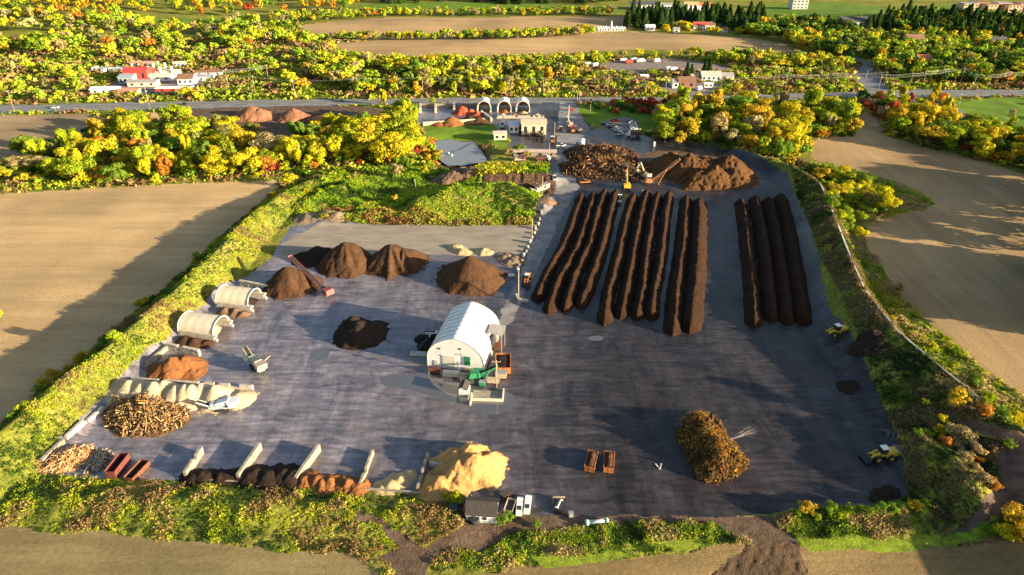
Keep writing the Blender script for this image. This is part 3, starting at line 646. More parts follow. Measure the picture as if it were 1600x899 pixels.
HP("soil_pile", "rubble heap at the right end of the pale apron behind the lone cone", "soil pile", [(800, 408, 5, 1.2), (790, 402, 4, 1)], MATS["spoil"], seed=59, cell=.4, rough=.5)
for k, (u, v, lb) in enumerate([(712, 388, "small tan straw heap, left one on the pale apron"), (722, 394, "tan straw heap in the middle behind the lone cone"), (755, 394, "tan straw heap at the right shoulder of the lone cone")]):
    HP("straw_pile", lb, "straw pile", [(u, v, 3.2, 1.6), (u + 6, v + 1, 2.6, 1.2)], SAND, seed=61 + k, cell=.3, rough=.35)
# ---------------------------------------------------------------- tangled piles: a core heap plus loose sticks
def sticks(n, W, L, rad, rng, sleep=.9, up=.25, out=.0):
    V = []; F = []; wts = np.array([float(q[2]) ** 2 for q in W]); wts /= wts.sum()
    cx = sum(q[0] for q in W) / len(W); cy = sum(q[1] for q in W) / len(W)
    for k in range(n):
        px, py, r, h = W[rng.choice(len(W), p=wts)]
        t = rng.uniform(0, 2 * PI); d = r * math.sqrt(rng.uniform(0, 1)); x = px + math.cos(t) * d; y = py + math.sin(t) * d
        hh = max(h2 * (1 - math.hypot(x - a, y - b) / r2) for a, b, r2, h2 in W); z = max(hh, 0) + rng.uniform(-.1, .35)
        l = min(L[1] * 1.3, L[0] * math.exp(abs(rng.normal()) * .75)); a = rng.uniform(0, PI); e = rng.normal() * up; rr = rng.uniform(*rad)
        dv = Vector((math.cos(a) * math.cos(e), math.sin(a) * math.cos(e), math.sin(e))) * l / 2; c = Vector((x - cx, y - cy, z + abs(dv.z) * .6))
        md = c + Vector((rng.normal() * .08 * l, rng.normal() * .08 * l, .05 * l))
        v, f = tube_np([c - dv, md, c + dv], [rr, rr * .9, rr * .6], 5); o = len(V); V += v; F += [tuple(i + o for i in q) for q in f]
    return V, F
def stickpile(name, label, cat, cones, core, sm, n, L, rad, seed, partname, tints, cell=.35, rough=.5, up=.25, leaves=0, lcols=None):
    rng = np.random.default_rng(seed)
    W = [(*P(u, v), r, h) for (u, v, r, h) in cones]; cx = sum(q[0] for q in W) / len(W); cy = sum(q[1] for q in W) / len(W)
    t = thing(name, label, cat, (cx, cy, 0))
    o, _, _ = heap("core", None, None, cones, core, cell=cell, rough=rough, seed=seed, lump=1.6, parent=t); o.location = (0, 0, 0)
    V, F = sticks(n, W, L, rad, rng, up=up)
    m = len(V) // n; cc = np.array([tints[i] for i in rng.integers(0, len(tints), n)]) * rng.uniform(.6, 1.3, (n, 1))
    s = link(partname, np_mesh(partname, [tuple(v) for v in V], F, [sm], col=np.repeat(cc, m, 0)), t); tag(s, kind="stuff")
    if leaves:
        pts = []; wts = np.array([float(q[2]) ** 2 for q in W]); wts /= wts.sum()
        for k in range(leaves):
            px, py, r, h = W[rng.choice(len(W), p=wts)]; a = rng.uniform(0, 2 * PI); d = r * math.sqrt(rng.uniform(0, 1)); x = px + math.cos(a) * d; y = py + math.sin(a) * d
            hh = max(h2 * (1 - math.hypot(x - a2, y - b2) / r2) for a2, b2, r2, h2 in W); pts.append((x - cx, y - cy, max(hh, 0) + rng.uniform(0, .9)))
        pts = np.array(pts); nr = rng.normal(size=pts.shape) + np.array([0, 0, .5]); nr /= np.linalg.norm(nr, axis=1)[:, None]
        q = quads(pts, nr, rng.uniform(.15, .42, leaves), rng)
        f = fbm((pts[:, 0] + 50) / 3, (pts[:, 1] + 50) / 3, seed); li = np.clip((f * len(lcols) * 1.2 - .1 * len(lcols)).astype(int), 0, len(lcols) - 1)
        cc = np.array(lcols)[li] * rng.uniform(.6, 1.4, (leaves, 1))
        s = link("leaves_and_lit_chunks", np_mesh("leaves_and_lit_chunks", q, np.arange(len(q)).reshape(-1, 4), [LEAF], col=np.repeat(cc, 4, 0)), t); tag(s, kind="stuff")
    return t
STK = leaf_mat("weathered wood", 0.0)
stickpile("log_pile", "wide tangled pile of brown stumps and logs by the left wall", "log pile", [(232, 650, 8.2, 3.8), (205, 648, 6.5, 3.0), (262, 652, 6, 2.8), (225, 636, 7, 3.0), (190, 640, 4.5, 2), (250, 662, 4.5, 1.6)],
          heap_mat("bark core", (.05, .028, .014), (.2, .11, .05), 1.4, .4), STK, 2300, (.6, 3.2), (.06, .20), 3, "logs", [(.36, .23, .10), (.27, .15, .06), (.40, .28, .14), (.16, .09, .05)], cell=.25, rough=.9, up=.5)
stickpile("scrap_wood_pile", "orange pile of broken boards in the bottom left corner", "scrap wood", [(108, 718, 4.6, 2.4), (92, 722, 4, 1.7), (125, 714, 3.8, 2.0), (80, 727, 2.6, .9)],
          heap_mat("splintered wood", (.3, .15, .06), (.55, .33, .15), 1.4, .3), STK, 1100, (.5, 2.0), (.04, .13), 5, "boards", [(.60, .36, .17), (.50, .26, .12), (.68, .46, .26), (.34, .18, .09)], cell=.25, rough=.6, up=.3)
stickpile("rubble_pile", "flat pile of grey slabs and planks right of the orange scrap wood", "rubble pile", [(152, 722, 2.8, 1.0), (160, 714, 2.4, .9), (148, 730, 2.4, .8)],
          heap_mat("rubble", (.1, .07, .06), (.25, .2, .17), 1.4, .3), STK, 160, (.6, 2.2), (.1, .26), 6, "slabs", [(.35, .32, .30), (.42, .38, .33), (.22, .15, .1), (.4, .25, .14)], cell=.25, rough=.5, up=.15)
bp = stickpile("brush_pile", "tall tangled brush pile with golden dead leaves, alone on the dark yard", "brush pile",
          [(1100, 690, 6.8, 5.4), (1118, 710, 6.5, 5.2), (1095, 668, 5.5, 4.2), (1125, 728, 5.0, 3.8), (1145, 722, 3.8, 2.8), (1108, 740, 3.4, 2)],
          heap_mat("brush core", (.03, .02, .012), (.10, .055, .02), 1.4, .4), STK, 2600, (.7, 3.4), (.02, .05), 8, "branches", [(.20, .11, .05), (.10, .06, .04), (.34, .22, .12), (.06, .04, .03), (.28, .14, .05)], cell=.25, rough=2.2, up=.6,
          leaves=4200, lcols=[(.22, .10, .02), (.38, .18, .025), (.42, .22, .03), (.24, .15, .03), (.46, .22, .03), (.34, .10, .03)])
mb = MB()
b0 = Vector((9.5, 3.5, 1.4))
for a in range(9):
    e = b0 + Vector((5.5 - abs(a - 4) * .35, (a - 4) * .42 + .8, 1.1 + .2 * (a % 3))); mid = b0.lerp(e, .45) + Vector((0, 0, .3)); mb.add(*tube_np([b0 - Vector((3, 1, .4)), mid, e], [.06, .035, .012], 5))
mb.part("dead_limb", simple("bleached wood", (.5, .42, .36), .9, 0, .3, 2), bp, (-3.2, .6, .2))
stickpile("timber_pile", "wide dark pile of broken timber with orange lit chunks beside the haul road", "timber pile",
          [(935, 262, 16, 4.6), (915, 265, 13, 4), (965, 264, 15, 4.2), (948, 243, 15, 5.2), (922, 240, 12, 4.2), (978, 272, 11, 3.4), (960, 250, 11, 4.6)],
          heap_mat("timber core", (.035, .02, .015), (.12, .065, .04), .8, .5), STK, 2600, (.8, 3.6), (.07, .28), 10, "broken_timber", [(.16, .08, .04), (.07, .04, .03), (.28, .15, .07), (.09, .07, .06), (.42, .22, .09)], cell=.5, rough=2.2, up=.5, leaves=2600, lcols=[(.07, .04, .03), (.10, .06, .04), (.36, .18, .06), (.46, .24, .08), (.12, .07, .04), (.30, .30, .04)])  # orange scraps put sunlit timber chunks into the colour; yellow-green ones are plants
# ---------------------------------------------------------------- concrete block walls
CONC = simple("pale concrete", (.50, .45, .37), .9, 0, .35, .8, .03, .2)
CONCD = simple("stained concrete", (.36, .30, .235), .9, 0, .45, .8, .03, .2)
def block_wall(label, a, b, h=2.4, th=.75, name="block_wall", cat="concrete wall", group=None, m=None, gap=.04, seed=0, parent=None, zoff=0):
    rng = random.Random(seed); A = P(*a); B = P(*b); L = math.dist(A, B); az = ang(A, B); n = max(1, round(L / 1.5)); rows = max(1, round(h / .75))
    mb = MB(); bl = L / n
    for r in range(rows):
        for k in range(n + (r % 2)):
            if r == rows - 1 and rows > 1 and rng.random() < .12: continue
            x0 = k * bl - (bl / 2 if r % 2 else 0); x1 = min(x0 + bl, L); x0 = max(x0, 0)
            if x1 - x0 < .2: continue
            mb.box(((x0 + x1) / 2, rng.uniform(-.05, .05), r * .75 + .375), (x1 - x0 - gap, th, .75 - .02), rz=rng.uniform(-.02, .02))
    zz = min(z1(*A), z1(*B)) - .05
    return tag(mb.part(name, m or CONC, None, (A[0], A[1], zz + zoff), az), label, cat, group)
G1 = "concrete dividers between the bottom storage bays"
for k, (a, b, lb) in enumerate([((291, 748), (317, 708), "concrete block divider left of the black compost, leftmost of the bottom bays"),
    ((373, 752), (408, 702), "concrete divider between the two black compost banks"), ((463, 756), (500, 704), "divider between the black compost and the orange brown mulch ridge"),
    ((563, 763), (583, 709), "thin pale divider right of the orange brown mulch ridge"), ((653, 768), (669, 713), "slender divider left of the orange tan chip pile")]):
    block_wall(lb, a, b, 2.1 if k < 3 else 1.6, .75 if k < 3 else .6, group=G1, seed=k, m=CONCD)
block_wall("long concrete retaining wall behind the black and mulch bays", (291, 750), (563, 765), .75, .6, seed=11, m=CONCD)
block_wall("retaining wall behind the cream sand and chip bays", (565, 766), (700, 776), .75, .6, seed=12, m=CONCD)
block_wall("low block wall splitting the golden and orange chip piles", (672, 728), (722, 739), 1.6, .6, seed=13)
block_wall("low block wall left edge of yard, upper length beside the log pile", (138, 663), (185, 622), 1.5, .8, seed=14)
block_wall("low block wall left edge of yard, middle length", (106, 692), (136, 664), 1.6, .8, seed=15)
block_wall("low block wall left edge of yard, lowest length by scrap wood", (68, 728), (102, 696), 1.6, .8, seed=16, m=CONCD)
block_wall("block wall along the far side of the long pale sand pile", (206, 597), (396, 609), 1.5, .8, seed=17)
block_wall("block wall along the near side of the long pale sand pile", (232, 622), (375, 634), 1.9, .8, seed=18)
block_wall("block wall between the red brown mulch and the lower arch shelter", (262, 545), (313, 556), 2.2, .9, seed=19)
block_wall("rear block wall of the red brown mulch bay", (226, 575), (262, 546), 1.6, .8, seed=20, m=CONCD)
block_wall("block wall with timber top between the upper shelter and the conveyor pile", (376, 446), (430, 456), 2.0, .9, seed=21)
# far bays
G2 = "block walls of the far bays near the highway"
for k, u in enumerate((657, 681, 710)):
    block_wall(["short far bay wall at the left end of the highway bays", "short far bay wall between two dark empty bays", "short far bay wall left of the bright red mulch"][k], (u, 177), (u, 168), 3, 1.4, group=G2, seed=22 + k)
block_wall("back wall of the far bays facing the highway", (655, 167.5), (750, 167.5), 2.6, .9, group=G2, seed=26, m=CONCD)
block_wall("long pale concrete wall along the pond lawn", (661, 196.5), (757, 190.5), 2.6, 1.0, seed=27)
block_wall("block wall stepping down from the far bays toward the lawn", (752, 178), (768, 190), 2.2, 1.2, seed=28)
block_wall("line of block bins in front of the three far arch shelters", (776, 184.5), (850, 184.5), 1.5, 2.2, seed=29)
rng = random.Random(5)
for k in range(13):
    u = 846 - 3.0 * k + rng.uniform(-1, 1); v = 336 + 7.3 * k; x, y, z = at(u, v)
    mb = MB().box((0, 0, .4), (1.5, .8, .8), rz=rng.uniform(-.3, .3)); 
    if k % 3 == 0: mb.box((.1, .05, 1.15), (1.4, .75, .7), rz=rng.uniform(-.3, .3))
    tag(mb.part("concrete_block", CONC, None, (x, y, z - .02), R(80)), f"pale concrete block edging the haul road, {ordw(k + 1)} from the far end", "concrete block", "concrete blocks in a line beside the haul road")
# ---------------------------------------------------------------- paints
WHT = simple("white membrane", (.80, .78, .74), .45, 0, .16, .5, 0, .3)
CREAM = simple("cream membrane", (.62, .54, .40), .5, 0, .15, .4, 0, .3)
PWH = simple("white paint", (.75, .74, .72), .5, 0, .15, 1, 0, .4)
GAL = simple("galvanised steel", (.42, .42, .42), .45, .5, .2, 2)
DKM = simple("dark steel", (.05, .05, .055), .55, .3, .3, 2)
RUST = simple("rusty red steel", (.19, .07, .035), .75, .1, .45, 1.5, .02, .3, (.10, .04, .025))
REDP = simple("faded red paint", (.15, .045, .035), .6, 0, .3, 1.5)
ORGP = simple("orange container paint", (.50, .17, .05), .7, 0, .4, 1.2, .02, .3, (.22, .09, .04))
YELP = simple("yellow machine paint", (.62, .42, .04), .5, 0, .25, 1.5)
GRNP = simple("green machine paint", (.03, .22, .10), .5, 0, .25, 1.5)
TANP = simple("dusty machine paint", (.48, .38, .26), .7, 0, .3, 1.5)
RUB = simple("rubber", (.025, .025, .025), .9, 0, .3, 3)
GLS = simple("dark glass", (.02, .025, .03), .08, 0, .1, 1, 0, .6)
SHIN = simple("dark roof shingles", (.065, .052, .048), .9, 0, .4, 2, .05)
GRYR = simple("grey roof", (.30, .29, .28), .8, 0, .25, .8)
BRNR = simple("brown roof", (.24, .12, .07), .8, 0, .3, .8)
WOOD = simple("weathered pole wood", (.42, .33, .24), .9, 0, .3, 2)
BRK = simple("buff brick", (.48, .36, .24), .9, 0, .2, .6)
REDB = simple("red sheet metal", (.50, .06, .045), .6, 0, .2, .6)
BLUP = simple("grey blue paint", (.32, .38, .42), .6, 0, .2, .8)
SIL = simple("silver paint", (.5, .5, .51), .35, .4, .1, 1)
# ---------------------------------------------------------------- arched fabric shelters
def arch_prof(w_, h, n=20, wall=0.0, pointed=0.0):
    pr = []
    for k in range(n + 1):
        a = PI * k / n; x = -w_ / 2 * math.cos(a); y = wall + (h - wall) * (math.sin(a) ** (.82))
        y += pointed * (1 - abs(math.cos(a))) ** 3 * 1.0
        pr.append((x, y))
    return [(-w_ / 2, 0)] + pr + [(w_ / 2, 0)] if wall else pr
def arch_shell(prof, L, ribs, sag=.12, th=.15):
    """axis along +X from 0 to L, section in YZ; thin closed skin with sag between ribs"""
    V = []; F = []; n = len(prof); sub = 6; m = ribs * sub + 1
    for i in range(m):
        x = L * i / (m - 1); s = sag * abs(math.sin(PI * i / sub)) ** 1.0
        for inner in (0, 1):
            for (y, z) in prof:
                k = 1 - (s + inner * th) / max(1.0, math.hypot(y, z)) ; V.append((x, y * k, z * k if z > .01 else z))
    for i in range(m - 1):
        for j in range(n - 1):
            a = i * 2 * n + j; b = (i + 1) * 2 * n + j
            F.append((a, b, b + 1, a + 1)); F.append((a + n, a + n + 1, b + n + 1, b + n))
    for i in (0, m - 1):
        for j in range(n - 1):
            a = i * 2 * n + j; F.append((a, a + 1, a + n + 1, a + n))
    return MB().add(V, F)
def shelter(label, nl, nr, fr, bz, h, ribs, group, mat_=CREAM, wallh=2.0, ext=2.0, back=False):
    A = PV(*nl, bz); B = PV(*nr, bz); C = PV(*fr, bz); L = (B - A).length; wd = (C - B); W_ = abs(wd.dot((B - A).normalized().orthogonal())) ; ax = (B - A).normalized()
    perp = Vector((-ax.y, ax.x, 0)); W_ = abs(wd.dot(perp)); mid = A + perp * W_ / 2
    t = thing("fabric_shelter", label, "fabric shelter", (mid.x, mid.y, 0), math.atan2(ax.y, ax.x), group)
    o = arch_shell(arch_prof(W_, h), L, ribs, .035).part("cover", mat_, t, (0, 0, bz), smooth=True)
    pr = arch_prof(W_ + .2, h + .1)
    for x in ([0, L] ): 
        mb = MB(); mb.add(*tube_np([(x, y0, z0 + bz) for y0, z0 in pr], [.12] * len(pr), 6)); mb.part("arch_frame", PWH, t)
    for s in (-1, 1):
        mb = MB(); n = int((L + ext) / 1.5)
        for r in range(max(1, round(wallh / .75))):
            for k in range(n - (r % 2)): mb.box((.75 + k * 1.5 + (r % 2) * .75 * 1 - .2, s * (W_ / 2 - .1), r * .75 + .37), (1.45, .9, .73))
        mb.part("side_wall", CONC, t)
    return t, L, W_
t1, L1, W1 = shelter("upper cream arched fabric shelter open toward the yard, beside the conveyor pile", (338, 475), (388, 481), (412, 461), 1.4, 4.1, 4, "arched fabric shelters on the left side of the yard")
t2, L2, W2 = shelter("lower cream arched fabric shelter over a sand bay beside the red brown mulch", (279, 519), (334, 527), (361, 504), 1.4, 4.1, 4, "arched fabric shelters on the left side of the yard")
HP("sand_pile", "dim sand pile inside the lower arched shelter", "sand pile", [(325, 517, 4.0, 2.6), (312, 515, 4, 2.8)], GSAND, seed=71, cell=.3)
HP("compost_pile", "dark pile inside the upper arched shelter", "compost pile", [(382, 474, 4.0, 2.8), (370, 472, 4, 3)], COMP, seed=72, cell=.3)
HP("soil_pile", "brown pile tucked below the near wall of the upper shelter", "soil pile", [(352, 488, 3.2, 1.8), (368, 489, 3.0, 1.8), (380, 492, 2.4, 1.3)], MATS["topsoil"], seed=73, cell=.3)
HP("soil_pile", "dark brown pile tucked below the near wall of the lower shelter", "soil pile", [(290, 534, 3.2, 2.0), (305, 537, 3.4, 2.0), (322, 538, 2.6, 1.2)], COMPB, seed=74, cell=.3)
for k, (u, lb) in enumerate([(756.5, "left far arch shelter with a dark empty mouth, near the highway"), (788, "middle far arch shelter near the highway, orange load inside"), (817, "right far arch shelter near the highway, beside the site entrance")]):
    x, y = P(u, 176); t = thing("fabric_shelter", lb, "fabric shelter", (x, y, 0), R(90), "three arch shelters facing the yard by the highway")
    arch_shell(arch_prof(8.2, 5.4), 11, 4).part("cover", WHT, t, (0, 0, 1.6), smooth=True)
    mb = MB(); pr = arch_prof(8.6, 5.6)
    for (y0, z0), (y1, zz) in zip(pr[:-1], pr[1:]): mb.beam((-.05, y0, z0 + 1.6), (-.05, y1, zz + 1.6), .75, .5)
    mb.part("arch_frame", simple("pale pink trim", (.62, .50, .42), .7), t)
    MB().prism([(-4, 1.6)] + [(y, z + 1.6) for y, z in arch_prof(7.6, 5.0)] + [(4, 1.6)], 10.6, 10.8).part("rear_wall", CONCD, t)
    for s in (-1, 1): MB().box((5.5, s * 4.1, .85), (11, .9, 1.7)).part("side_wall", CONC, t)
HP("mulch_pile", "orange pile in the mouth of the middle far arch shelter", "mulch pile", [(789, 175, 3, 2.2)], ORGP and MULCH, seed=75, cell=.4)
HP("sand_pile", "whitish pile in the mouth of the right far arch shelter", "sand pile", [(818, 177, 2.6, 1.6)], SAND, seed=76, cell=.4)
for k in range(4):
    HP("soil_pile", ["tan pile in the first block bin before the far shelters", "brown pile in the second block bin before the far shelters", "dark pile in the third block bin before the far shelters", "pale pile in the last block bin before the far shelters"][k], "soil pile", [(785 + 18 * k, 182, 3.2, 2)], [GSAND, MULCH, COMPB, SAND][k], seed=77 + k, cell=.4)
# the big white building
F0 = PV(712, 577); B0 = PV(738, 473, 10.2); axv = (Vector((B0.x, B0.y, 0)) - F0); BL = axv.length; baz = math.atan2(axv.y, axv.x)
bt = thing("storage_building", "large white arched fabric storage building in the middle of the wet yard", "building", F0, baz)
HALFP = [(8.4, 0), (8.45, 3.0), (8.3, 4.2), (7.9, 5.4), (7.2, 6.6), (6.2, 7.7), (5.0, 8.6), (3.6, 9.4), (2.1, 10.0), (.8, 10.4)]
bp_ = [(-y, z) for y, z in HALFP] + [(0, 10.55)] + HALFP[::-1]
arch_shell(bp_, BL, 9, .16, .12).part("roof_cover", WHT, bt, smooth=True)
for q in range(10): MB().add(*tube_np([(BL * q / 9 * .996 + .05, y * 1.003, z * 1.003) for y, z in bp_], [.07] * len(bp_), 5)).part("rib", GRYR, bt)
inner = [(y * .985, z * .985) for y, z in bp_]
MB().prism(inner, .05, .2).part("front_wall", WHT, bt)
MB().prism(inner, BL - .2, BL - .05).part("rear_wall", WHT, bt)
d = MB().box((-.02, 1.9, 2.2), (.12, 3.8, 4.4)).part("roller_door", simple("ivory door", (.66, .62, .50), .6, 0, .1, .8), bt)
MB().box((-.05, 1.9, 4.5), (.2, 4.2, .25)).part("door_frame", PWH, bt)
MB().cyl((-.05, 4.6, 6.6), (.1, 4.6, 6.6), .32, n=16).part("vent", DKM, bt)
MB().cyl((-.05, -1.6, 7.3), (.1, -1.6, 7.3), .32, n=16).part("vent", DKM, bt)
MB().box((-.02, 5.8, 1.2), (.12, 1.1, 2.2)).part("side_door", CREAM, bt)
for s in (-1, 1): MB().box((BL / 2, s * 8.6, .6), (BL, .3, 1.2)).part("baseboard", CONCD, bt)
MB().box((.0, -5.2, .5), (.14, 5.5, 1.0)).part("front_plinth", CONCD, bt)
MB().box((-.02, -3.6, 3.4), (.2, 1.8, 3.0)).part("hatch", GRNP, bt)
# awning and loading bay on the right side
MB().box((BL * .58, -9.6, 7.2), (5.2, 4.6, .3), rx=.12).part("awning_roof", GRYR, bt)
for q in (-2.3, 2.3): MB().box((BL * .58 + q, -11.5, 3.6), (.25, .25, 7.2)).part("awning_post", GAL, bt)
MB().box((BL * .58, -8.6, 3.0), (4.6, .3, 5.5)).part("side_opening", DKM, bt)
for q in range(3):
    MB().box((BL * (.55 + .12 * q), -4.0, 9.35), (.12, 2.4, .08), rx=.52).part("roof_vent", DKM, bt)
# puddle that mirrors it
def sheet(name, pts, m, z, label=None, kind="structure", seed=0):
    W = pxpoly(pts); cx = sum(p[0] for p in W) / len(W); cy = sum(p[1] for p in W) / len(W)
    Q = []
    for (a, b) in zip(W, W[1:] + W[:1]):
        for k in range(6): t = k / 6; Q.append((a[0] * (1 - t) + b[0] * t - cx, a[1] * (1 - t) + b[1] * t - cy))
    for _ in range(2): Q = [((Q[i - 1][0] + Q[i][0] * 2 + Q[(i + 1) % len(Q)][0]) / 4, (Q[i - 1][1] + Q[i][1] * 2 + Q[(i + 1) % len(Q)][1]) / 4) for i in range(len(Q))]
    Q = [(x * (1 + .10 * (vn(np.array(x * .4), np.array(y * .4), seed) - .5)), y * (1 + .10 * (vn(np.array(x * .4), np.array(y * .4), seed + 1) - .5))) for x, y in Q]
    me = bpy.data.meshes.new(name); me.from_pydata([(float(x), float(y), 0) for x, y in Q], [], [tuple(range(len(Q)))]); me.materials.append(m)
    return tag(link(name, me, None, (cx, cy, z)), label, None, None, kind)
def water_mat(key, col, rough=.03, bd=.02, sc_=1.5):
    m, n, l, b = newmat(key); b.inputs["Base Color"].default_value = (*col, 1); b.inputs["Roughness"].default_value = rough; b.inputs["IOR"].default_value = 1.33
    b.inputs["Specular IOR Level"].default_value = .7
    bump(n, l, b, noise(n, l, coords(n, l), sc_, 3, .5), bd, .4); return m
PUD = water_mat("muddy puddle", (.085, .08, .082), .04, .012)
PUD.node_tree.nodes["Principled BSDF"].inputs["IOR"].default_value = 1.7
PUD.node_tree.nodes["Principled BSDF"].inputs["Specular IOR Level"].default_value = 1.0
sheet("puddle", [(590, 588), (640, 585), (668, 579), (740, 580), (745, 600), (742, 622), (715, 628), (680, 622), (650, 612), (600, 602)], PUD, .006, seed=1)
sheet("puddle", [(488, 548), (505, 542), (516, 548), (512, 560), (495, 562), (484, 556)], PUD, .006, seed=2)
sheet("puddle", [(918, 527), (935, 524), (946, 528), (938, 533), (920, 532)], PUD, .006, seed=3)
sheet("puddle", [(740, 618), (800, 612), (812, 632), (780, 650), (735, 645)], PUD, .006, seed=4)
sheet("pond", [(672, 221), (700, 217), (722, 220), (742, 221), (752, 235), (764, 251), (730, 257), (700, 258), (684, 247)], water_mat("pond water", (.17, .18, .19), .10, .03, .6), -.45, seed=12)
mb = MB(); q0 = PV(700, 241, -.3); q1 = PV(738, 224, -.3); mb.add(*tube_np([q0, (q0 + q1) / 2 + Vector((0, -2, 0)), q1], [.22, .22, .22], 6))
tag(mb.part("floating_hose", DKM), "black floating hose running across the grey pond", "hose")
for k, (u, v) in enumerate(((701, 240), (706, 243))):
    x, y = P(u, v, -.3); tag(MB().cyl((0, 0, -.2), (0, 0, .6), .6, .45, 10).part("float", PWH, None, (x, y, -.35)), ["white float at the near end of the pond hose", "white float just right of the hose end on the pond"][k], "float")
# ---------------------------------------------------------------- machines
def wheel(mb_parent, x, y, r, wd, rim=YELP, name="wheel"):
    w_ = MB().cyl((0, -wd / 2, 0), (0, wd / 2, 0), r, n=18).part(name, RUB, mb_parent, (x, y, r), smooth=True)
    MB().cyl((0, -wd / 2 - .03, 0), (0, wd / 2 + .03, 0), r * .5, n=12).part("rim", rim, w_)
def loader(label, loc, rz, paint=YELP, load=None):
    t = thing("wheel_loader", label, "wheel loader", loc, rz)
    for x in (-1.7, 1.6):
        for y in (-1.15, 1.15): wheel(t, x, y, .85, .7, paint)
    MB().prismx([(-3.6, .9), (-3.6, 2.1), (-3.2, 2.35), (-.9, 2.45), (-.6, 2.0), (-.6, .9)], -1.0, 1.0).part("engine_cover", paint, t)
    MB().box((-3.75, 0, 1.35), (.5, 2.4, 1.0)).part("counterweight", paint, t)
    c = MB().box((-.1, 0, 2.5), (1.5, 1.5, 1.5), taper=.9).part("cab", GLS, t)
    MB().box((-.1, 0, .82), (1.6, 1.6, .12)).part("cab_roof", PWH, c, (0, 0, 2.5))
    MB().box((-.1, 0, 1.45), (1.7, 1.5, .7)).part("cab_base", paint, t)
    MB().box((1.5, 0, 1.2), (2.0, 1.1, .8)).part("front_frame", paint, t)
    for y in (-.6, .6): MB().beam((1.0, y, 2.1), (3.6, y, .9), .28, .45).part("lift_arm", paint, t)
    MB().prismx([(3.4, .25), (4.6, .12), (4.75, .5), (3.9, .7), (3.75, 1.4), (3.3, 1.45)], -1.55, 1.55).part("bucket", load or DKM, t)
    MB().beam((-.7, -1.1, 2.3), (-.7, 1.1, 2.3), .08).part("handrail", GAL, t)
    for y in (-.8, .8): MB().box((-3.2, y, 2.55), (.1, .1, .5)).part("exhaust", GAL, t)
    return t
loader("yellow wheel loader with white cab roof at the foot of the right bank, upper one", at(1303, 531), R(195))
t = loader("yellow wheel loader with white cab roof in the lower right shade", at(1376, 716), R(188))
for q in [o for o in sc.objects if o.get("category") == "wheel loader"]: q.scale = (1.05,) * 3
t = loader("orange lit wheel loader with a black bucket on the haul road", at(823, 441), R(-98), ORGP); t.scale = (.95,) * 3
def excavator(label, loc, rz, paint=YELP, s=1.0, boomup=1.0):
    t = thing("excavator", label, "excavator", loc, rz); t.scale = (s,) * 3
    for y in (-1.15, 1.15): MB().prismx([(-1.9, .3), (-1.6, 0), (1.6, 0), (1.9, .3), (1.9, .6), (1.6, .85), (-1.6, .85), (-1.9, .6)], y - .3, y + .3).part("track", RUB, t)
    MB().box((-.4, 0, 1.5), (3.4, 2.5, 1.1)).part("body", paint, t)
    MB().box((.7, .75, 2.3), (1.4, 1.0, 1.3)).part("cab", GLS, t)
    MB().box((-1.9, 0, 1.8), (.8, 2.5, 1.2)).part("counterweight", paint, t)
    MB().beam((1.0, -.2, 1.8), (3.6, -.2, 5.2 * boomup), .4, .6).part("boom", paint, t)
    MB().beam((3.5, -.2, 5.2 * boomup), (5.6, -.2, 2.6 * boomup), .3, .45).part("stick", PWH, t)
    MB().prismx([(5.2, 2.6 * boomup), (6.0, 2.5 * boomup), (6.0, 1.6 * boomup), (5.3, 1.7 * boomup)], -.8, .4).part("bucket", DKM, t)
    return t
excavator("yellow excavator with its pale boom raised beyond the narrow grey lane", at(979, 295), R(88), s=1.25, boomup=1.15)
excavator("pale grinder loading excavator beside the base of the long conveyor", at(1008, 279), R(120), TANP, 1.25)
excavator("cream excavator working on the edge of the timber pile", at(989, 273), R(160), simple("cream paint", (.6, .55, .4), .6), 1.1, .8)
def conveyor(label, foot, tip, ztip, wd, paint, z0=1.2, support=.55, wheels=True, hopper=True, cat="conveyor", name="stacking_conveyor"):
    A = PV(*foot); B = PV(*tip, ztip); d = Vector((B.x - A.x, B.y - A.y, 0)); L = d.length; az = math.atan2(d.y, d.x)
    t = thing(name, label, cat, (A.x, A.y, 0), az); D = Vector((L, 0, ztip - z0)); a = Vector((0, 0, z0)); b = a + D
    mb = MB(); h = wd * .8
    for y in (-wd / 2, wd / 2):
        mb.beam(a + Vector((0, y, 0)), b + Vector((0, y, 0)), .16, .16); mb.beam(a + Vector((0, y, -h)), b + Vector((0, y, -h * .4)), .14, .14)
        n = max(4, int(L / (wd * 1.2)))
        for k in range(n):
            p = a + D * (k / n) + Vector((0, y, 0)); q = a + D * ((k + 1) / n) + Vector((0, y, -h * (1 - .6 * (k + 1) / n))); r = a + D * (k / n) + Vector((0, y, -h * (1 - .6 * k / n)))
            mb.beam(p, q, .09); mb.beam(p, r, .09)
    mb.part("truss_frame", paint, t)
    MB().beam(a + Vector((-.5, 0, .12)), b + Vector((.3, 0, .12)), wd * .75, .1).part("belt", RUB, t)
    MB().cyl(b + Vector((.2, -wd / 2, .1)), b + Vector((.2, wd / 2, .1)), .35).part("head_drum", paint, t)
    for k in range(2):
        y = (-1, 1)[k] * wd * .9; q = a + D * support
        MB().beam((L * support * .55, y, .5), (q.x, y * .5, q.z), .22).part("support_leg", paint, t)
    MB().beam((L * support * .55, -wd * .95, .6), (L * support * .55, wd * .95, .6), .25).part("axle", DKM, t)
    if wheels:
        for s in (-1, 1): wheel(t, L * support * .55, s * wd, .6, .4, paint)
    if hopper: MB().prismx([(-1.8, z0 - .2), (-1.3, z0 + 1.5), (1.3, z0 + 1.5), (1.6, z0 - .2)], -wd * .9, wd * .9).part("hopper", paint, t)
    return t
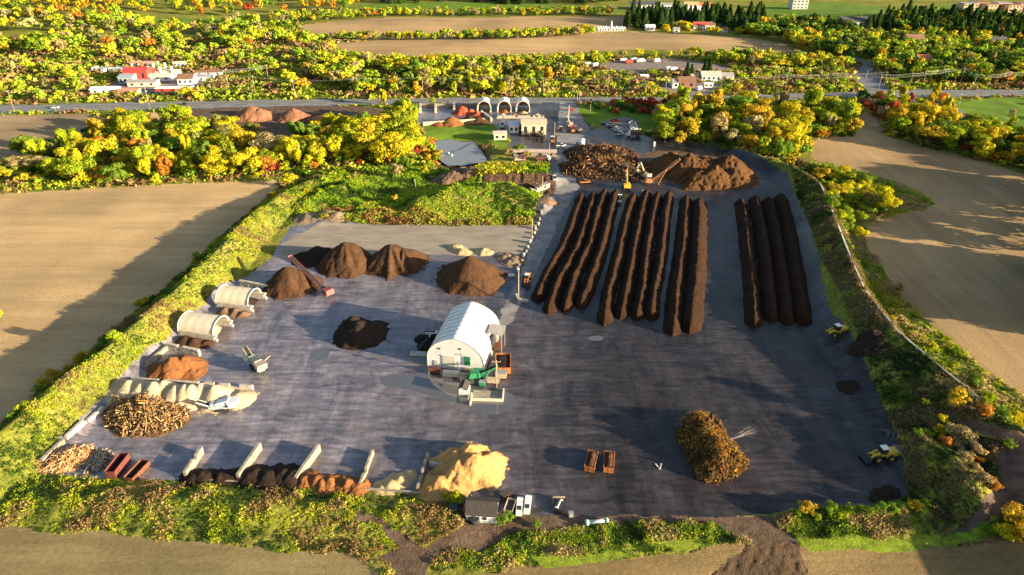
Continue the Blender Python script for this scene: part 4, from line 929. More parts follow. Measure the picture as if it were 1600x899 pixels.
conveyor("long dark red stacking conveyor leaning up over the conical compost pile", (513, 462), (453, 401), 7.8, 1.7, simple("dark red paint", (.22, .05, .05), .6, 0, .3, 1.5))
conveyor("long orange stacking conveyor rising over the huge bark pile", (1013, 287), (1061, 249), 12, 2.0, simple("orange dusty steel", (.42, .19, .08), .8, 0, .3, 1.5), support=.6)
def box_machine(label, cat, name, loc, rz, body, parts, s=1.0):
    t = thing(name, label, cat, loc, rz); t.scale = (s,) * 3
    for nm, m, fn in parts: fn(MB()).part(nm, m, t)
    return t
def screener(label, loc, rz, paint, trim, s=1.0):
    t = box_machine(label, "screening machine", "screening_machine", loc, rz, None, [
        ("track", RUB, lambda b: b.prismx([(-2.2, .35), (-1.8, 0), (1.8, 0), (2.2, .35), (1.8, .8), (-1.8, .8)], -1.4, -.9)),
        ("track", RUB, lambda b: b.prismx([(-2.2, .35), (-1.8, 0), (1.8, 0), (2.2, .35), (1.8, .8), (-1.8, .8)], .9, 1.4)),
        ("chassis", trim, lambda b: b.box((0, 0, 1.2), (7.2, 1.6, .7))),
        ("screen_box", paint, lambda b: b.box((.4, 0, 2.6), (3.4, 1.9, 1.2), ry=-.22)),
        ("feed_hopper", paint, lambda b: b.prismx([(2.2, 1.5), (1.8, 3.3), (4.6, 3.5), (4.0, 1.5)], -1.4, 1.4)),
        ("engine_box", trim, lambda b: b.box((-2.2, 0, 2.1), (1.6, 1.8, 1.1))),
        ("discharge_belt", RUB, lambda b: b.beam((-2.4, 0, 1.3), (-6.6, 0, 3.4), 1.1, .2)),
        ("belt_frame", paint, lambda b: b.beam((-2.4, .65, 1.3), (-6.6, .65, 3.4), .15, .3).beam((-2.4, -.65, 1.3), (-6.6, -.65, 3.4), .15, .3)),
        ("side_belt", paint, lambda b: b.beam((.5, 1.0, 1.4), (.6, 3.9, 2.8), .8, .2)),
        ("platform_rail", GAL, lambda b: b.beam((-1.2, -1.3, 2.6), (2.4, -1.3, 2.9), .07).beam((-1.2, -1.3, 2.1), (-1.2, -1.3, 2.6), .07).beam((2.4, -1.3, 2.2), (2.4, -1.3, 2.9), .07))], s)
    return t
screener("dusty tan tracked screener with a long tail belt below the two arched shelters", at(402, 575), R(-48), TANP, simple("pale green machine paint", (.35, .45, .3), .6), 1.05)
screener("white tracked screening plant parked by the long pale sand pile", at(349, 640), R(5), PWH, BLUP, .95)
def container(label, u, v, rz, L, w_, h, paint, load=None, name="roll_off_container"):
    x, y = P(u, v); t = thing(name, label, "container", (x, y, 0), rz, None)
    z0 = .25
    for y_ in (-w_ / 2, w_ / 2):
        mb = MB().box((0, y_, z0 + h / 2), (L, .1, h))
        for k in range(int(L / .8) + 1): mb.box((-L / 2 + .05 + k * .8, y_ * 1.04, z0 + h / 2), (.12, .14, h))
        mb.box((0, y_ * 1.03, z0 + h), (L, .2, .14)); mb.part("side_wall", paint, t)
    for x_ in (-L / 2, L / 2):
        mb = MB().box((x_, 0, z0 + h / 2), (.1, w_ - .12, h)).box((x_ * 1.012, 0, z0 + h / 2), (.1, .12, h)).box((x_ * 1.012, 0, z0 + h * .55), (.09, w_ - .1, .12)); mb.part("end_gate", paint, t)
    MB().box((0, 0, z0), (L - .1, w_ - .1, .12)).part("floor", DKM, t)
    if load:
        n = 14; X, Y = np.meshgrid(np.linspace(-L / 2 + .12, L / 2 - .12, 22), np.linspace(-w_ / 2 + .12, w_ / 2 - .12, 9)); e = (1 - (Y / (w_ / 2)) ** 2) * (1 - (X / (L / 2)) ** 6)
        H = z0 + h * load[0] + e * load[1] + (fbm(X * 2 + x, Y * 2 + y, 3) - .5) * .5 * e
        idx = np.arange(X.size).reshape(X.shape); F = np.stack([idx[:-1, :-1], idx[:-1, 1:], idx[1:, 1:], idx[1:, :-1]], -1).reshape(-1, 4)
        lo = link("bulk_load", np_mesh("bulk_load", np.stack([X, Y, H], -1).reshape(-1, 3), F, [load[2]], smooth=True), None, (x, y, 0), rz)
        tag(lo, load[3], "load")
    for s in (-1, 1): MB().beam((-L / 2, s * .5, .12), (L / 2, s * .5, .12), .15, .2).part("skid", DKM, t)
    return t
for k, (a, b, lb, l2) in enumerate([((920, 740), (927, 712), "left orange roll off container heaped with dark bark on the dark yard", "dark bark heaped in the left orange container"), ((950, 741), (952, 713), "right orange roll off container heaped with dark bark on the dark yard", "dark bark heaped in the right orange container")]):
    A = P(*a); B = P(*b); container(lb, (a[0] + b[0]) / 2, (a[1] + b[1]) / 2, ang(A, B), 5.6, 2.3, 1.6, ORGP, (.8, .9, COMPB, l2))
A = P(182, 744); B = P(202, 718); container("tall open red container near the bottom left scrap pile", 187, 735, ang(A, B), 6.2, 2.4, 2.4, REDP)
A = P(206, 748); B = P(226, 727); container("low open rust coloured container right of the tall red one", 216, 740, ang(A, B), 6.0, 2.3, 1.3, RUST, (.45, .2, COMP, "dark debris in the low rust coloured container"))
x, y = P(786, 578); container("long dark topped orange container beside the white building plant", 786, 574, R(90), 7, 4.2, 2.2, ORGP, (.8, .4, COMP, "dark load in the orange container beside the white building"))
# plant in front of the building
conveyor("green framed sloping conveyor in front of the white building", (742, 596), (775, 572), 4.5, 1.2, GRNP, z0=2.0, support=.7, wheels=False, name="sloping_conveyor")
cx_, cy_, _ = at(727, 609)
def shed(label, loc, rz, w_, d_, h, roofm, wallm, rise=1.2, name="shed", cat="shed", over=.3, win=(), door=True, ridge='x', group=None):
    t = thing(name, label, cat, loc, rz, group)
    if ridge == 'x': MB().prism([(-d_ / 2, 0), (d_ / 2, 0), (d_ / 2, h), (0, h + rise), (-d_ / 2, h)], -w_ / 2, w_ / 2).part("wall", wallm, t)
    else: MB().prismx([(-w_ / 2, 0), (w_ / 2, 0), (w_ / 2, h), (0, h + rise), (-w_ / 2, h)], -d_ / 2, d_ / 2).part("wall", wallm, t)
    q = .14
    half = d_ / 2 if ridge == 'x' else w_ / 2; s_ = rise / half; e = half + over; ln = (w_ if ridge == 'x' else d_) / 2 + over
    pr = [(-e, h - over * s_ + .02), (0, h + rise + .02), (e, h - over * s_ + .02), (e, h - over * s_ + q), (0, h + rise + q), (-e, h - over * s_ + q)]
    (MB().prism(pr, -ln, ln) if ridge == 'x' else MB().prismx(pr, -ln, ln)).part("roof", roofm, t)
    for (x_, z_, a, b) in win:
        f = MB().box((x_, -d_ / 2 - .02, z_), (a, .08, b)).part("window", GLS, t); MB().box((x_, -d_ / 2 - .04, z_ - b / 2 - .05), (a + .2, .14, .1)).part("sill", PWH, f)
    if door: MB().box((w_ * .3, -d_ / 2 - .02, 1.0), (.9, .08, 2.0)).part("door", DKM, t)
    return t
x, y, z = at(726, 613)
shed("tiny white gabled control cabin with dark roof in the plant before the white building", (x, y, z), R(80 - 90), 2.4, 3.2, 2.3, SHIN, PWH, .8, "control_cabin", "cabin", .2, (), False, ridge='y')
x, y, z = at(762, 620); t = thing("walled_sump", "low cream walled concrete basin with machinery, right of the puddle", "basin", (x, y, z), R(-3))
for a, b in (((-4.4, -1.7, .4), (.35, 4.6, .85)), ((4.2, .6, .4), (.35, 4.6, .85)), ((0, -3.0 + 1.2, .4), (8.6, .35, .85))): MB().box(a, b).part("side_wall", CREAM, t)
MB().box((0, .4, .06), (8.2, 4.2, .1)).part("floor", CONCD, t)
for k, (u, v, dx, dy, h, m, lb, nm) in enumerate([(754, 603, 1.6, 1.4, 1.6, GRNP, "small green pump cabinet inside the cream basin", "pump_cabinet"), (771, 598, 3.4, 1.6, 1.2, TANP, "tan feeder box on the cream basin's far side", "feeder_box"), (783, 590, 3.0, 1.8, 2.0, TANP, "dusty tan crusher box left of the orange container", "crusher_box"), (748, 588, 2.6, 1.6, 2.2, GRNP, "green engine housing under the sloping conveyor", "engine_housing"), (705, 588, 4.2, 1.6, 1.5, simple("beige hopper paint", (.5, .45, .35), .7), "beige hopper skid in front of the ivory door", "hopper_skid"), (680, 583, 3.0, .9, 1.6, RUST, "rusty steel frame left of the ivory door", "steel_scaffold"), (775, 530, 1.6, 4.5, 2.4, TANP, "dusty steel bin against the right side of the white building", "steel_bin"), (779, 545, 2.2, 3, 1.2, RUST, "rusty feed skip beside the white building's right wall", "feed_skip")]):
    x, y, z = at(u, v); t = thing(nm, lb, nm.replace("_", " "), (x, y, z), R(-6))
    MB().prismx([(-dx / 2, .35), (dx / 2, .35), (dx / 2 * 1.08, h), (-dx / 2 * 1.08, h)], -dy / 2, dy / 2).part("body", m, t)
    MB().box((0, 0, h + .05), (dx * 1.12, dy * 1.08, .1)).part("rim" if "skip" in nm or "bin" in nm else "lid", m if k % 2 else GAL, t)
    for sx in (-1, 1): MB().box((sx * dx * .42, 0, .18), (.2, dy * .95, .36)).part("foot", DKM, t)
conveyor("pale feed conveyor sticking out of the left wall of the white building", (667, 531), (681, 519), 3.2, .9, PWH, z0=3.0, support=.5, wheels=False, hopper=False, name="feed_conveyor")
block_wall("L shaped white block ledge left of the white building", (641, 554), (668, 555), 1.0, 1.6, seed=50)
HP("compost_pile", "thin dark spill along the left side of the white building", "compost pile", [(668, 540, 3.0, 1.1), (660, 530, 2.6, .8), (672, 526, 2.2, .8)], COMP, seed=90, cell=.25)
x, y, z = at(655, 536)
conveyor("black steel frame conveyor lying left of the white building", (655, 548), (676, 520), 1.6, 1.0, DKM, z0=.9, support=.5, wheels=False, hopper=False, name="frame_conveyor")
# ---------------------------------------------------------------- poles
def pole(label, u, v, h, group, m=WOOD, arms=1, r=.16, cat="utility pole", name="utility_pole", rz=0, base=False, flood=False):
    x, y, z = at(u, v); t = thing(name, label, cat, (x, y, z), rz, group)
    MB().cyl((0, 0, -.2), (0, 0, h), r, r * .65, 8).part("mast", m, t, smooth=True)
    for k in range(arms):
        c = MB().box((0, 0, h - .6 - k * 1.3), (2.4, .14, .16)).part("crossarm", m, t)
        mb = MB()
        for q in (-1.1, 0, 1.1): mb.cyl((q, 0, h - .5 - k * 1.3), (q, 0, h - .25 - k * 1.3), .07, n=6)
        mb.part("insulators" if 0 else "insulator", GAL, c)
    if base:
        for a in (R(100), R(-15)): MB().box((math.cos(a) * 1.6, math.sin(a) * 1.6, .45), (3.6, .9, .9), rz=a).part("ballast_block", CONC, t)
    if flood:
        for q in (-.7, .7): MB().box((q, -.2, h), (.6, .45, .5)).part("floodlight", GAL, t)
    return t, Vector((x, y, z + h - .35))
pole("tall pale pole on crossed concrete ballast in mid yard", 810, 470, 13, None, arms=0, base=True, r=.2, name="yard_pole")
pole("slim wooden pole at the bottom of the green mound by the haul road", 831, 379, 10, None, arms=0, name="yard_pole")
pole("steel pole with two floodlights before the white building's door", 718, 592, 8.5, None, GAL, 0, flood=True, name="floodlight_pole", cat="light pole")
pole("wooden pole with a crossarm standing in the cream basin", 776, 606, 9.5, None, arms=1, name="yard_pole")
pole("short wooden pole at the left edge of the green mound", 650, 302, 7, None, arms=0, name="yard_pole")
pole("wooden pole beside the machines near the timber pile", 858, 256, 11, None, arms=0, name="yard_pole")
pole("wooden pole behind the beige site building", 866, 222, 11, None, arms=0, name="yard_pole")
pole("wooden pole on the small lawn near the car park", 922, 181, 7, None, arms=0, name="yard_pole")
pole("tall white mast by the weigh house", 888, 196, 12, None, PWH, 0, name="yard_pole")
pole("left pole of the pair at the site entrance", 902, 160, 8, None, arms=0, name="yard_pole")
pole("right pole of the pair at the site entrance", 905, 160, 8, None, arms=0, name="yard_pole")
pole("wooden pole between the wooded bank and the green mound top", 847, 315, 10, None, arms=0, name="yard_pole")
HWY = [(24, 176), (234, 168), (400, 151), (461, 152), (560, 149), (661, 147), (757, 147), (849, 148), (949, 147.5), (1039, 148), (1125, 147), (1226, 144), (1305, 140), (1380, 138)]
tops = []
for k, (u, v) in enumerate(HWY):
    t, tp = pole(f"wooden highway utility pole, {ordw(k + 1)} from the left edge", u, v, 14 if k < 3 else 11.5, "utility poles along the highway", rz=R(90 if k else 80)); tops.append(tp)
HW2 = [(1177 + 30, 141), (1372, 141), (1420, 139), (1441, 136), (1477, 131), (1500, 131), (1519, 141), (1541, 141), (1571, 137), (1600, 136)]
tops2 = []
for k, (u, v) in enumerate(HW2):
    t, tp = pole(f"wooden pole at the junction side of the highway, {ordw(k + 1)} counted from the wooded belt", u, v, 11, "utility poles right of the crossroad", rz=R(90)); tops2.append(tp)
HW3 = [(295, 153), (357, 136), (420, 128)]; tops3 = []
for k, (u, v) in enumerate(HW3):
    t, tp = pole(["tall pole at the right end of the salvage yard", "tall pole in the scrub right of the salvage yard", "thin pole in scrub further right of the salvage yard"][k], u, v, 12, "poles carrying lines past the salvage yard", rz=R(90)); tops3.append(tp)
def wires(label, tops, offs=(-1.1, 0, 1.1), drop=(0,)):
    t = thing("power_line", label, "power line", (0, 0, 0))
    for o_ in offs:
        for dz in drop:
            V = []; F = []
            for a, b in zip(tops[:-1], tops[1:]):
                pts = [a.lerp(b, s / 6) + Vector((0, o_, dz - 4 * .8 * (s / 6) * (1 - s / 6))) for s in range(7)]
                v, f = tube_np(pts, [.022] * 7, 4); n = len(V); V += v; F += [tuple(i + n for i in q) for q in f]
            link("wire", np_mesh("wire", [tuple(v) for v in V], F, [GAL]), t)
wires("thin power lines strung along the left and middle highway", tops)
wires("thin power lines strung above the right junction", tops2, drop=(0, -1.6))
wires("bright power lines slanting past the salvage yard", tops3, drop=(0, -1.2))
def street_light(label, u, v, h, side):
    x, y, z = at(u, v); t = thing("street_lamp", label, "street lamp", (x, y, z))
    MB().cyl((0, 0, 0), (0, 0, h), .13, .09, 8).part("mast", GAL, t); MB().add(*tube_np([(0, 0, h), (side * .9, 0, h + .7), (side * 2.4, 0, h + .9)], [.08, .07, .06], 6)).part("arm", GAL, t)
    MB().box((side * 2.7, 0, h + .88), (.8, .3, .15)).part("lamp_head", GAL, t)
street_light("grey street lamp curving right above the junction trees", 1353, 123, 6, 1)
street_light("grey street lamp beside the far right lawn road", 1497, 168, 8, -1)
street_light("grey street lamp at the junction's near corner", 1427, 152, 5, 1)
# ---------------------------------------------------------------- vehicles
def car(label, loc, rz, paint, group=None, kind="car", name="parked_car"):
    t = thing(name, label, "car" if kind == "car" else "pickup truck", loc, rz, group)
    for x in (-1.35, 1.35):
        for y in (-.82, .82):
            w_ = MB().cyl((0, -.12, 0), (0, .12, 0), .34, n=12).part("wheel", RUB, t, (x, y, .34))
    if kind == "car":
        MB().prismx([(-2.2, .3), (-2.25, .8), (-1.9, .95), (1.1, .9), (2.1, .75), (2.2, .35)], -.88, .88).part("body", paint, t)
        MB().prismx([(-1.7, .93), (-1.3, 1.42), (.3, 1.45), (1.05, .9)], -.76, .76).part("windows", GLS, t)
        MB().box((-.5, 0, 1.46), (1.5, 1.4, .06)).part("car_roof", paint, t)
    else:
        MB().prismx([(-2.7, .4), (-2.7, .95), (-.6, .98), (1.4, 1.0), (2.6, .92), (2.7, .4)], -.95, .95).part("body", paint, t)
        MB().prismx([(-.55, .98), (-.4, 1.7), (.8, 1.7), (1.4, 1.0)], -.82, .82).part("windows", GLS, t)
        MB().box((.2, 0, 1.72), (1.2, 1.5, .07)).part("cab_roof", paint, t)
        MB().box((-1.6, 0, 1.0), (1.9, 1.5, .04)).part("load_bed", DKM, t)
    return t
BLK = simple("black car paint", (.02, .02, .022), .3, 0, .1, 1, 0, .6); RDC = simple("red car paint", (.4, .04, .03), .35, 0, .1, 1, 0, .6); PGRY = simple("grey car paint", (.2, .21, .22), .35, 0, .1, 1, 0, .6)
def van(label, u0, v0, u1, v1, s=1.0):
    A = P(u0, v0); B = P(u1, v1); x, y = (A[0] + B[0]) / 2, (A[1] + B[1]) / 2
    t = thing("flatbed_truck", label, "truck", (x, y, 0), ang(A, B)); t.scale = (s,) * 3
    for x_ in (-2.6, 1.9):
        for y_ in (-.9, .9): wheel(t, x_, y_, .42, .3, PWH)
    MB().prismx([(1.2, .5), (1.2, 2.2), (2.3, 2.25), (2.8, 1.5), (3.6, 1.3), (3.7, .5)], -.95, .95).part("cab", PWH, t)
    MB().prismx([(2.32, 2.1), (2.78, 1.52), (2.84, 1.56), (2.4, 2.16)], -.8, .8).part("windscreen", GLS, t)
    MB().box((-1.5, 0, 1.35), (4.6, 1.9, 1.2)).part("box_body", PWH, t)
    MB().box((-1.6, 0, 1.97), (1.6, 1.3, .06)).part("roof_hatch", DKM, t)
    MB().box((0, 0, .5), (7, .9, .25)).part("chassis", DKM, t)
van("left of two white trucks parked nose up beside the shed", 811, 806, 813, 783, .72)
van("right of two white trucks parked nose up, a little further up", 823, 804, 826, 780, .72)
CARS = [(87, 169.5, 4, PWH, "white car driving on the left stretch of the highway", "car"), (287, 164, 184, BLK, "dark car on the near lane left of the soil yard", "car"), (335, 158.5, 4, BLK, "dark car on the far lane near the salvage yard", "car"), (533, 159.5, 184, BLK, "black car on the highway beyond the woods", "car"), (1392, 148, 6, PWH, "white car waiting at the right junction", "car"), (1005, 156, 184, PWH, "white car on the highway near the red shrub hedge", "car")]
for (u, v, a, p, lb, kd) in CARS: car(lb, at(u, v), R(a), p, None, kd, "moving_car")
row = [(988, 193, PWH), (989, 195.5, PGRY), (990, 198, PWH), (990, 200.5, SIL), (991, 203, PWH), (986, 190.5, BLK), (945, 196, BLK), (950, 198.5, SIL), (955, 201, BLK), (962, 203, PWH), (966, 206, PWH), (959, 199, PGRY)]
proto_c = {}
for k, (u, v, p) in enumerate(row):
    car(f"{'white' if p is PWH else 'black' if p is BLK else 'silver' if p is SIL else 'grey'} parked car, {ordw(k + 1 if k < 6 else k - 5)} in the {'right' if k < 6 else 'left'} row of the gravel car park", at(u, v), R(2 if k < 6 else -35), p, "cars parked on the gravel car park")
car("white pickup truck parked on the haul road edge beside the mulch stockpile", at(866, 286), R(95), PWH, None, "pickup", "parked_pickup")
car("white pickup crossing the site between the timber pile and the pole", at(877, 229), R(0), PWH, None, "pickup", "parked_pickup")
car("small orange cart parked on the haul road before the timber pile", at(914, 286), R(5), ORGP, None, "pickup", "parked_pickup")
car("white pickup at the lawn edge below the parked cars", at(968, 211), R(20), SIL, None, "pickup", "parked_pickup")
car("red pickup beside the office drive", at(961, 190), R(0), RDC, None, "pickup", "parked_pickup")
car("red van waiting near the site entrance gate", at(892, 173), R(5), RDC, None, "car", "parked_car")
def dump_truck(label, u, v, rz, bed, cab, s=1.0):
    t = thing("dump_truck", label, "dump truck", at(u, v), rz); t.scale = (s,) * 3
    for x_ in (-3.0, -1.9, 2.6):
        for y_ in (-1.0, 1.0): wheel(t, x_, y_, .5, .35, GAL)
    MB().box((0, 0, .85), (8, 1.0, .3)).part("chassis", DKM, t)
    MB().prismx([(2.0, .9), (2.0, 2.9), (3.2, 2.9), (3.4, 1.9), (4.2, 1.7), (4.2, .8)], -1.15, 1.15).part("cab", cab, t)
    MB().prismx([(3.22, 2.8), (3.42, 1.95), (3.48, 1.98), (3.3, 2.8)], -1, 1).part("windscreen", GLS, t)
    MB().prismx([(-4.2, 1.1), (-4.5, 2.6), (1.7, 2.8), (1.7, 1.1)], -1.2, 1.2).part("dump_bed", bed, t)
    MB().box((-1.4, 0, 2.72), (5.4, 2.0, .1), ry=-.03).part("bed_opening", DKM, t)
dump_truck("white cabbed dump truck with rusty bed parked below the lawn", 990, 213, R(180), RUST, PWH)
for k, (u, v, a, lb, b, c) in enumerate([(889, 198, 95, "tan dump truck at the weigh house, nearer of two in line", TANP, TANP), (893, 206, 100, "orange dump truck below the weigh house", ORGP, RDC), (901, 205, 115, "red cabbed truck with cream bed right of the weigh house", TANP, RDC), (878, 206, 105, "dark low truck left of the weigh house trucks", DKM, TANP), (863, 222, 90, "orange loader truck standing between site building and pickup", ORGP, PWH), (785, 199, 88, "white lorry standing left of the beige site building", PWH, PWH), (849, 251, 5, "red topped lorry beyond the timber yard sheds", REDP, PWH)]): dump_truck(lb, u, v, R(a), b, c, .9)
# site machinery cluster at the far yard
conveyor("slim upright feed conveyor by the weigh house", (891, 199), (886, 182), 7, 1.0, TANP, support=.5, name="feed_conveyor")
screener("tan screening plant in front of the beige site building, left", at(826, 213), R(85), TANP, DKM, .8)
screener("tan screening plant in front of the beige site building, middle", at(838, 212), R(95), TANP, DKM, .8)
screener("tan screening plant in front of the beige site building, right", at(848, 213), R(80), TANP, DKM, .8)
screener("pinkish crusher standing above the rutted log piles near the haul road", at(845, 300), R(40), simple("pink grey dusty", (.42, .30, .26), .8), TANP, 1.0)
screener("small red and tan machine beyond the green topped stockpile", at(812, 252), R(10), REDP, TANP, .8)
x, y, z = at(909, 228); t = thing("storage_tank", "round white storage tank left of the timber pile top", "tank", (x, y, z))
MB().cyl((0, 0, .1), (0, 0, 3.6), 1.6, n=18).part("shell", PWH, t, smooth=True); MB().cyl((0, 0, 3.6), (0, 0, 4.2), 1.6, .3, 18).part("dome", PWH, t, smooth=True)
# sheds and oddments on the bottom edge
x, y, z = at(754, 803); shed("white walled shed with a dark shingle roof at the bottom edge of the yard", (x, y, z - .1), R(-5), 6.6, 5.0, 2.4, SHIN, PWH, 1.5, "shed", "shed", .25, [(.8, 1.5, .9, .9)], False)
x, y, z = at(730, 795); t = thing("lean_to", "broken wooden lean-to frame left of the white shed", "lean-to", (x, y, z), R(-5))
for k in range(4): MB().beam((-1.0 + .3 * k, -1.2 + k * 1.0, 0), (-.1 + .3 * k, -1.2 + k * 1.0, 2.6), .12).part("post", WOOD, t)
MB().box((-.4, .4, 1.5), (.12, 3.6, 2.6), ry=.3).part("panel", simple("grey boards", (.45, .36, .3), .9, 0, .4, 3), t)
x, y, z = at(741, 817); t = thing("water_tank", "round black tank in the grass below the white shed", "tank", (x, y, z)); MB().cyl((0, 0, 0), (0, 0, 1.5), 1.25, 1.2, 18).part("shell", RUB, t, smooth=True); MB().cyl((0, 0, 1.5), (0, 0, 1.6), .4, n=12).part("lid", DKM, t)
x, y, z = at(709, 800); t = thing("waste_bin", "small green bin left of the lean-to", "bin", (x, y, z)); MB().box((0, 0, .8), (1.6, 1.3, 1.3), taper=1.15).part("body", GRNP, t); MB().box((0, 0, 1.5), (1.9, 1.6, .1)).part("lid", DKM, t)
x, y, z = at(797, 795); t = thing("scrap_skip", "tan skip full of dark scrap right of the white shed", "skip", (x, y, z), R(75))
for s in (-1, 1): MB().box((0, s * .95, .7), (3.6, .12, 1.3)).part("side_wall", TANP, t)
for s in (-1, 1): MB().box((s * 1.8, 0, .7), (.12, 1.8, 1.3)).part("end_wall", TANP, t)
MB().box((0, 0, .7), (3.4, 1.7, .5)).part("floor", DKM, t)
x, y, z = at(793, 780); t = thing("pallet_stack", "dark stack of pallets and plates above the tan skip", "pallets", (x, y, z), R(20))
for k in range(5): MB().box((.3 * (k % 2), .25 * k, .2 + .22 * k), (2.8, 1.8, .12), rz=.1 * k).part("board", simple("dark boards", (.07, .05, .04), .9, 0, .4, 3), t)
x, y, z = at(838, 799); t = thing("drain_grate", "small flat black trough right of the white trucks", "trough", (x, y, z)); MB().box((0, 0, .2), (2.2, .9, .4)).part("body", DKM, t); MB().box((0, 0, .42), (2.4, 1.1, .06)).part("rim", RUB, t)
x, y, z = at(874, 792); t = thing("flat_trailer", "dark flat trailer carrying a white arm at the bottom edge", "trailer", (x, y, z), R(90))
MB().box((0, 0, .7), (3.8, 2.7, .18)).part("deck", DKM, t); MB().box((1.9, 0, .95), (.15, 2.7, .6)).part("headboard", CONCD, t)
for s in (-1, 1): wheel(t, -.4, s * 1.2, .35, .25, GAL)
t = thing("loading_arm", "white jointed arm lying on the dark flat trailer", "arm", (x, y, z + .85), R(65)); MB().beam((-1.2, 0, .15), (1.0, .1, .25), .22).part("arm_tube", PWH, t); MB().box((-1.3, .15, .15), (.3, .7, .25)).part("foot_plate", PWH, t); MB().box((1.1, -.1, .25), (.3, .5, .3)).part("clamp", PWH, t)
x, y, z = at(892, 808); t = thing("meter_cabinet", "little grey cabinet left of the white pipe", "cabinet", (x, y, z)); MB().box((0, 0, .7), (1.0, .7, 1.4)).part("body", GAL, t); MB().box((0, -.37, .75), (.8, .05, 1.1)).part("door", SIL, t); MB().box((0, 0, 1.45), (1.1, .85, .08)).part("lid", GAL, t)
A = PV(917, 817, .6); B = PV(948, 814, .6); t = thing("pipe_section", "white pipe section with pale green flanged ends in the bottom grass", "pipe", ((A + B) / 2), math.atan2(B.y - A.y, B.x - A.x)); L = (B - A).length
MB().cyl((-L / 2, 0, 0), (L / 2, 0, 0), .5, n=16).part("barrel", SIL, t, smooth=True)
for s in (-1, 1): MB().cyl((s * L / 2 - .3, 0, 0), (s * L / 2 + .3, 0, 0), .66, n=16).part("flange", simple("pale green plastic", (.4, .62, .5), .5), t, smooth=True)
x, y, z = at(1030, 731); t = thing("crooked_timber", "small V of white boards lying on the dark yard", "boards", (x, y, z)); MB().beam((-.7, 1.2, .12), (.05, -.6, .12), .25, .12).part("board", PWH, t); MB().beam((.1, -.6, .24), (.75, 1.2, .16), .22, .1).part("board", PWH, t)
x, y, z = at(799, 432); t = thing("water_trough", "tiny cream trough left of the orange loader", "trough", (x, y, z)); MB().box((0, 0, .35), (2.0, .9, .7), taper=1.15).part("body", CREAM, t); MB().box((0, 0, .72), (2.4, 1.1, .06)).part("rim", PWH, t)
x, y, z = at(968, 318); t = thing("light_trailer", "small white light trailer at the top of the narrow grey lane", "trailer", (x, y, z)); MB().box((0, 0, .8), (1.6, 1.1, .9)).part("body", PWH, t); MB().cyl((0, 0, 1.2), (0, 0, 4.2), .07, n=6).part("mast", GAL, t)
for s in (-1, 1): wheel(t, 0, s * .7, .35, .2, GAL); MB().box((s * .5, 0, 4.2), (.6, .3, .4)).part("lamp", PWH, t)
x, y, z = at(1022, 229); t = thing("portable_toilet", "white topped green portable toilet beyond the bark pile", "toilet", (x, y, z)); MB().box((0, 0, 1.1), (1.2, 1.2, 2.2)).part("body", simple("teal plastic", (.08, .32, .28), .6), t); MB().box((0, 0, 2.3), (1.35, 1.35, .25)).part("roof", PWH, t); MB().box((0, -.62, 1.1), (.7, .05, 1.8)).part("door", PWH, t)
# ---------------------------------------------------------------- buildings
def house(label, u, v, w_, d_, h, roofm=GRYR, wallm=PWH, rise=2.0, rz=0, cat="house", name="house", n=3, storeys=1, ridge='x', chimney=False, group=None, flat=False):
    x, y = P(u, v); z = z1(x, y); y += d_ / 2
    t = thing(name, label, cat, (x, y, z - .1), R(rz), group)
    if flat:
        MB().box((0, 0, h / 2), (w_, d_, h)).part("wall", wallm, t); MB().box((0, 0, h + .2), (w_ + .4, d_ + .4, .4)).part("roof", roofm, t)
    else:
        if ridge == 'x': MB().prism([(-d_ / 2, 0), (d_ / 2, 0), (d_ / 2, h), (0, h + rise), (-d_ / 2, h)], -w_ / 2, w_ / 2).part("wall", wallm, t)
        else: MB().prismx([(-w_ / 2, 0), (w_ / 2, 0), (w_ / 2, h), (0, h + rise), (-w_ / 2, h)], -d_ / 2, d_ / 2).part("wall", wallm, t)
        half = d_ / 2 if ridge == 'x' else w_ / 2; o_ = .5; s_ = rise / half; e = half + o_; ln = (w_ if ridge == 'x' else d_) / 2 + o_
        pr = [(-e, h - o_ * s_ + .03), (0, h + rise + .03), (e, h - o_ * s_ + .03), (e, h - o_ * s_ + .3), (0, h + rise + .3), (-e, h - o_ * s_ + .3)]
        rf = (MB().prism(pr, -ln, ln) if ridge == 'x' else MB().prismx(pr, -ln, ln)).part("roof", roofm, t)
        if chimney: MB().box((w_ * .25, 0, h + rise + .3), (.8, .8, 1.8)).part("chimney", BRNR, rf)
    for s in range(storeys):
        for k in range(n):
            MB().box((-w_ / 2 + w_ * (k + .5) / n, -d_ / 2 - .03, (s + .55) * h / storeys), (min(1.6, w_ / n * .5), .1, h / storeys * .42)).part("window", GLS, t)
    return t
